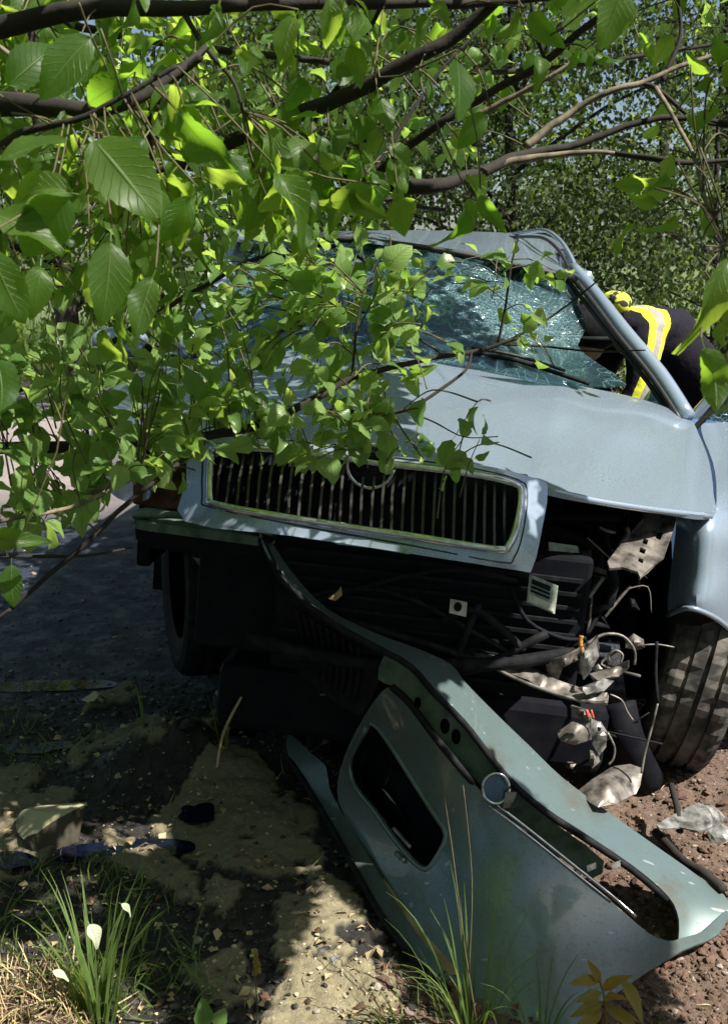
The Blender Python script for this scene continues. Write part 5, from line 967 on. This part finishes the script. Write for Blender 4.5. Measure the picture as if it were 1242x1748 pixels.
tuft(385, 1310, 5, (.14, .26), (.003, .006), (.1, .5), 'few thin dried grass blades standing beside the long mound of granules', rad=.02, mat='grass', bias=(.4, 0))
tuft(1240, 1275, 9, (.12, .26), (.003, .005), (1.0, 1.5), 'pale grass blades lying across the tyre at the right edge', rad=.03, bias=(-1.6, -.2), z=.09)
tuft(250, 1290, 4, (.12, .2), (.003, .005), (.1, .4), 'thin green blades on the mossy stone', rad=.02, z=.09)
s1 = thing('seed_head_stalk', G(437, 1760, 0), 'single green grass stalk with a seed head at the bottom between tuft and granules', 'grass')
tube('stalk', ppath([(440,1755,1.75),(438,1700,1.76),(432,1640,1.77)]), .0012, 'twig', s1)
emit(s1, [D(436 + rng.uniform(-4, 4), y, 1.77) for y in range(1632, 1672, 4)], [np.array([rng.uniform(-.4, .4), 0, 1]) for _ in range(10)], [np.array([0, -1, .2])] * 10, [.014] * 10, TM, 'TMo', 'ochre', 10, 'seed')
s2 = thing('broad_seedling', G(345, 1760, 0), 'small bright green broad leaf at the bottom edge beside the grass stalk', 'plant'); emit(s2, [D(350, 1765, 1.72), D(365, 1760, 1.72)], [D(340, 1690, 1.72) - D(350, 1765, 1.72), D(385, 1715, 1.72) - D(365, 1760, 1.72)], [np.array([0, -.7, .7])] * 2, [.06, .04], TM, 'TMb', 'leafB', 2)
s3 = thing('ochre_sprig', G(1030, 1765, .02), 'yellowing weed sprig with narrow leaves at the bumper foot on the brown soil', 'plant')
tube('stalk', ppath([(1035,1765,1.72),(1032,1710,1.73),(1022,1670,1.74)]), .002, 'ochre', s3)
Q = [((1022,1680),(1010,1635)),((1025,1690),(1062,1668)),((1060,1668),(1078,1700)),((1028,1695),(985,1705)),((1030,1710),(975,1730)),((1030,1715),(1060,1735)),((1028,1705),(1050,1700)),((1022,1675),(990,1672)),((1028,1720),(1000,1745)),((1035,1725),(1080,1735))]
emit(s3, [D(*a, 1.73) for a, b in Q], [D(*b, 1.70) - D(*a, 1.73) for a, b in Q], [np.array([0, -.5, .8])] * len(Q), [.055 + .012 * (i % 3) for i in range(len(Q))], [leaf_t(.3, 10, .3, .4, .3, .05, .02, .8)], 'OC', 'ochre', 10)
def litter(n, poly, size, mat='straw'):
    xs = rng.uniform(min(p[0] for p in poly), max(p[0] for p in poly), n * 3); ys = rng.uniform(min(p[1] for p in poly), max(p[1] for p in poly), n * 3); k = inpoly(xs, ys, poly); xs, ys = xs[k][:n], ys[k][:n]; n = len(xs)
    P = np.array([G(a, b, 0) for a, b in zip(xs, ys)]); P[:, 2] = [gz(a, b) + .006 for a, b in P[:, :2]]; V, F, UV = TS[0]
    B = basis(rng.normal(0, 1, (n, 3)) * (1, 1, .15), rng.normal(0, .35, (n, 3)) + (0, 0, 1)); W = np.einsum('nij,kj->nki', B * (size * rng.uniform(.5, 1.3, n))[:, None, None], V) + P[:, None]
    tag(mk('leaf_litter', W.reshape(-1, 3), (F[None] + (np.arange(n) * len(V))[:, None, None]).reshape(-1, 4), mat), kind='stuff')
litter(170, [(0,1150),(620,1180),(700,1748),(0,1748)], .028); litter(260, SOILP, .02, 'rust'); litter(160, [(0,1150),(620,1180),(700,1748),(0,1748)], .024, 'rust')
def grassy_patch(name, poly, n, Lr, mat, w_=.05):
    xs = rng.uniform(min(p[0] for p in poly), max(p[0] for p in poly), n * 3); ys = rng.uniform(min(p[1] for p in poly), max(p[1] for p in poly), n * 3); k = inpoly(xs, ys, poly); xs, ys = xs[k][:n], ys[k][:n]
    P = np.array([G(a, b, 0) for a, b in zip(xs, ys)]); P[:, 2] = [gz(a, b) for a, b in P[:, :2]]; n = len(P)
    V, F, UV = leaf_t(w_, 4, .2, .6, 0, .02, 0, .5); B = basis(rng.normal(0, .6, (n, 3)) + (0, 0, Lr[2]), rng.normal(0, 1, (n, 3))); s = rng.uniform(Lr[0], Lr[1], n)
    W = np.einsum('nij,kj->nki', B * s[:, None, None], V) + P[:, None]
    if mat == 'straw': return tag(mk(name, W.reshape(-1, 3), (F[None] + (np.arange(n) * len(V))[:, None, None]).reshape(-1, 4), mat), kind='stuff')
    return tag(fastmesh(name, W.reshape(-1, 3), (F[None] + (np.arange(n) * len(V))[:, None, None]).reshape(-1, 4), np.tile(UV, (n, 1)), mat, None, np.repeat(rng.random(n), len(V))), kind='stuff')
grassy_patch('grass', [(-60,1500),(200,1480),(330,1560),(380,1700),(300,1760),(-60,1700)], 420, (.04, .10, .6), 'grass')
grassy_patch('grass', [(-60,1220),(200,1250),(140,1330),(-60,1330)], 120, (.03, .07, 1), 'grass'); grassy_patch('dry_straw', [(-60,1665),(110,1665),(190,1760),(-60,1800)], 800, (.03, .09, .25), 'straw', .035)
grassy_patch('dry_straw', SOILP, 420, (.015, .05, .15), 'straw', .05); grassy_patch('dry_straw', [(0,1150),(620,1180),(700,1748),(0,1748)], 160, (.02, .06, .1), 'straw', .04)
st_ = tag(tube('straw_stalk', ppath([(370,1310,2.35),(382,1250,2.36),(412,1190,2.38)]), [.003, .004, .003], 'straw', None, 5, origin=G(370, 1330, 0)), 'dried pale straw stalk standing in front of the dark left wheel', 'stalk')
# ------------------------------------------------ firefighter leaning into the car
man = thing('person', D(1225, 900, 4.6) * np.array([1, 1, 0]), 'person in navy firefighting jacket with yellow and grey bands leaning into the car door', 'person')
def skinbody(joints, edges, name, mat, par, lv=2):
    me = bpy.data.meshes.new(name); off = np.array(base(par)); me.from_pydata([tuple(np.array(j[0]) - off) for j in joints], edges, []); me.update()
    o = bpy.data.objects.new(name, me); COL.objects.link(o); o.parent = par; sk = o.modifiers.new('skin', 'SKIN'); sk.use_smooth_shade = True; o.modifiers.new('sub', 'SUBSURF').levels = lv; o.modifiers['sub'].render_levels = lv
    for i, j in enumerate(joints): me.skin_vertices[0].data[i].radius = (j[1], j[2] if len(j) > 2 else j[1])
    me.skin_vertices[0].data[0].use_root = True; me.materials.append(M[mat]); return o
pel = D(1235, 700, 4.5); w1 = D(1180, 632, 4.46); ch = D(1128, 578, 4.42); sh = D(1085, 556, 4.38); nk = D(1052, 545, 4.32); hd = D(1000, 575, 4.22)
gx = float(pel[2])
J = [(pel, .17, .15), (w1, .17, .15), (ch, .19, .17), (sh, .16, .15), (nk, .07), (sh + (-.02, -.20, -.04), .085), (sh + (-.05, -.30, -.26), .062), (sh + (-.22, -.24, -.45), .045), (sh + (-.02, .2, -.04), .085), (sh + (-.12, .22, -.3), .06), (sh + (-.3, .15, -.42), .045),
     (pel + (.02, -.12, -.12), .11), (pel + (-.05, -.14, -.42), .08), (pel + (.02, -.15, -gx + .08), .06), (pel + (.02, .12, -.12), .11), (pel + (.12, .14, -.42), .08), (pel + (.16, .15, -gx + .08), .06)]
E_ = [(0, 1), (1, 2), (2, 3), (3, 4), (3, 5), (5, 6), (6, 7), (3, 8), (8, 9), (9, 10), (0, 11), (11, 12), (12, 13), (0, 14), (14, 15), (15, 16)]
body = skinbody(J, E_, 'body', 'navy', man)
md = body.modifiers.new('creases', 'DISPLACE'); tx = bpy.data.textures.new('folds', 'CLOUDS'); tx.noise_scale = .09; md.texture = tx; md.strength = .03; md.mid_level = .5
def ringband(c, ax, r, w_, mat, name, sq=1.0):
    ax = np.array(ax, float); ax /= np.linalg.norm(ax); u = np.cross(ax, (0, 0, 1.)); u /= np.linalg.norm(u); v = np.cross(u, ax); n = 40
    V = [np.array(c) + ax * s + (r + dr) * (1 + .03 * math.sin(5 * a + s * 20)) * (math.cos(a) * u * sq + math.sin(a) * v) for s, dr in ((-w_ / 2, -.012), (-w_ / 2, 0), (w_ / 2, 0), (w_ / 2, -.012)) for a in np.linspace(0, 6.2832, n + 1)[:-1]]
    F = [(j * n + i, j * n + (i + 1) % n, (j + 1) * n + (i + 1) % n, (j + 1) * n + i) for j in range(3) for i in range(n)]
    return mk(name, V, F, mat, man, True)
ax = nk - ch; ax = ax / np.linalg.norm(ax); bc_ = ch * .45 + sh * .55
bodc = D(1108, 522, 4.25) - np.array(base(man)); M['jacket'] = bandmat('jacket_cloth', bodc, ax, (.016, .014, .024)); body.data.materials[0] = M['jacket']
ringband(pel + (0, -.14, -.40), (0.05, 0, 1), .098, .06, 'hivis', 'trouser_band'); ringband(pel + (.1, .14, -.40), (0.05, 0, 1), .098, .06, 'hivis', 'trouser_band')
ringband(sh + (-.10, -.28, -.32), (-.17, .06, -.19), .066, .05, 'hivis', 'sleeve_band')
for q, dy in ((7, -.02), (10, .02)):
    hnd = np.array(J[q][0]); jj = [(hnd, .03), (hnd + (-.08, 0, -.03), .036, .02)]; ee = [(0, 1)]
    for f_ in range(4): jj += [(hnd + (-.12, -.03 + .02 * f_, -.05), .010), (hnd + (-.15 + .006 * abs(f_ - 1), -.032 + .021 * f_, -.085), .009)]; ee += [(1, 2 + 2 * f_), (2 + 2 * f_, 3 + 2 * f_)]
    jj += [(hnd + (-.07, -.045, -.05), .011), (hnd + (-.10, -.055, -.08), .010)]; ee += [(0, 10), (10, 11)]; skinbody(jj, ee, 'glove', 'black', man, 1)
hdm = ellip('head', hd, (.085, .078, .11), 'skin', man, 0, .95); hl = ellip('helmet', hd + (.02, 0, .04), (.125, .115, .10), 'black', man, 0, .9)
tube('helmet_brim', [hd + (.02 + .14 * math.cos(a), .13 * math.sin(a), .0) for a in np.linspace(0, 6.2832, 25)], .012, 'black', hl, 6, 1)
nkc = ellip('neck_flap', D(1049, 520, 4.33), (.058, .09, .06), 'collar', man, .3, .9)
for q in (13, 16):
    f0 = np.array(J[q][0]); ellip('boot', f0 + (-.06, 0, -.03), (.15, .055, .06), 'black', man, 0, .8)
print('objects', len(bpy.data.objects), 'tris', sum(len(o.data.loops) - 2 * len(o.data.polygons) for o in bpy.data.objects if o.type == 'MESH'))
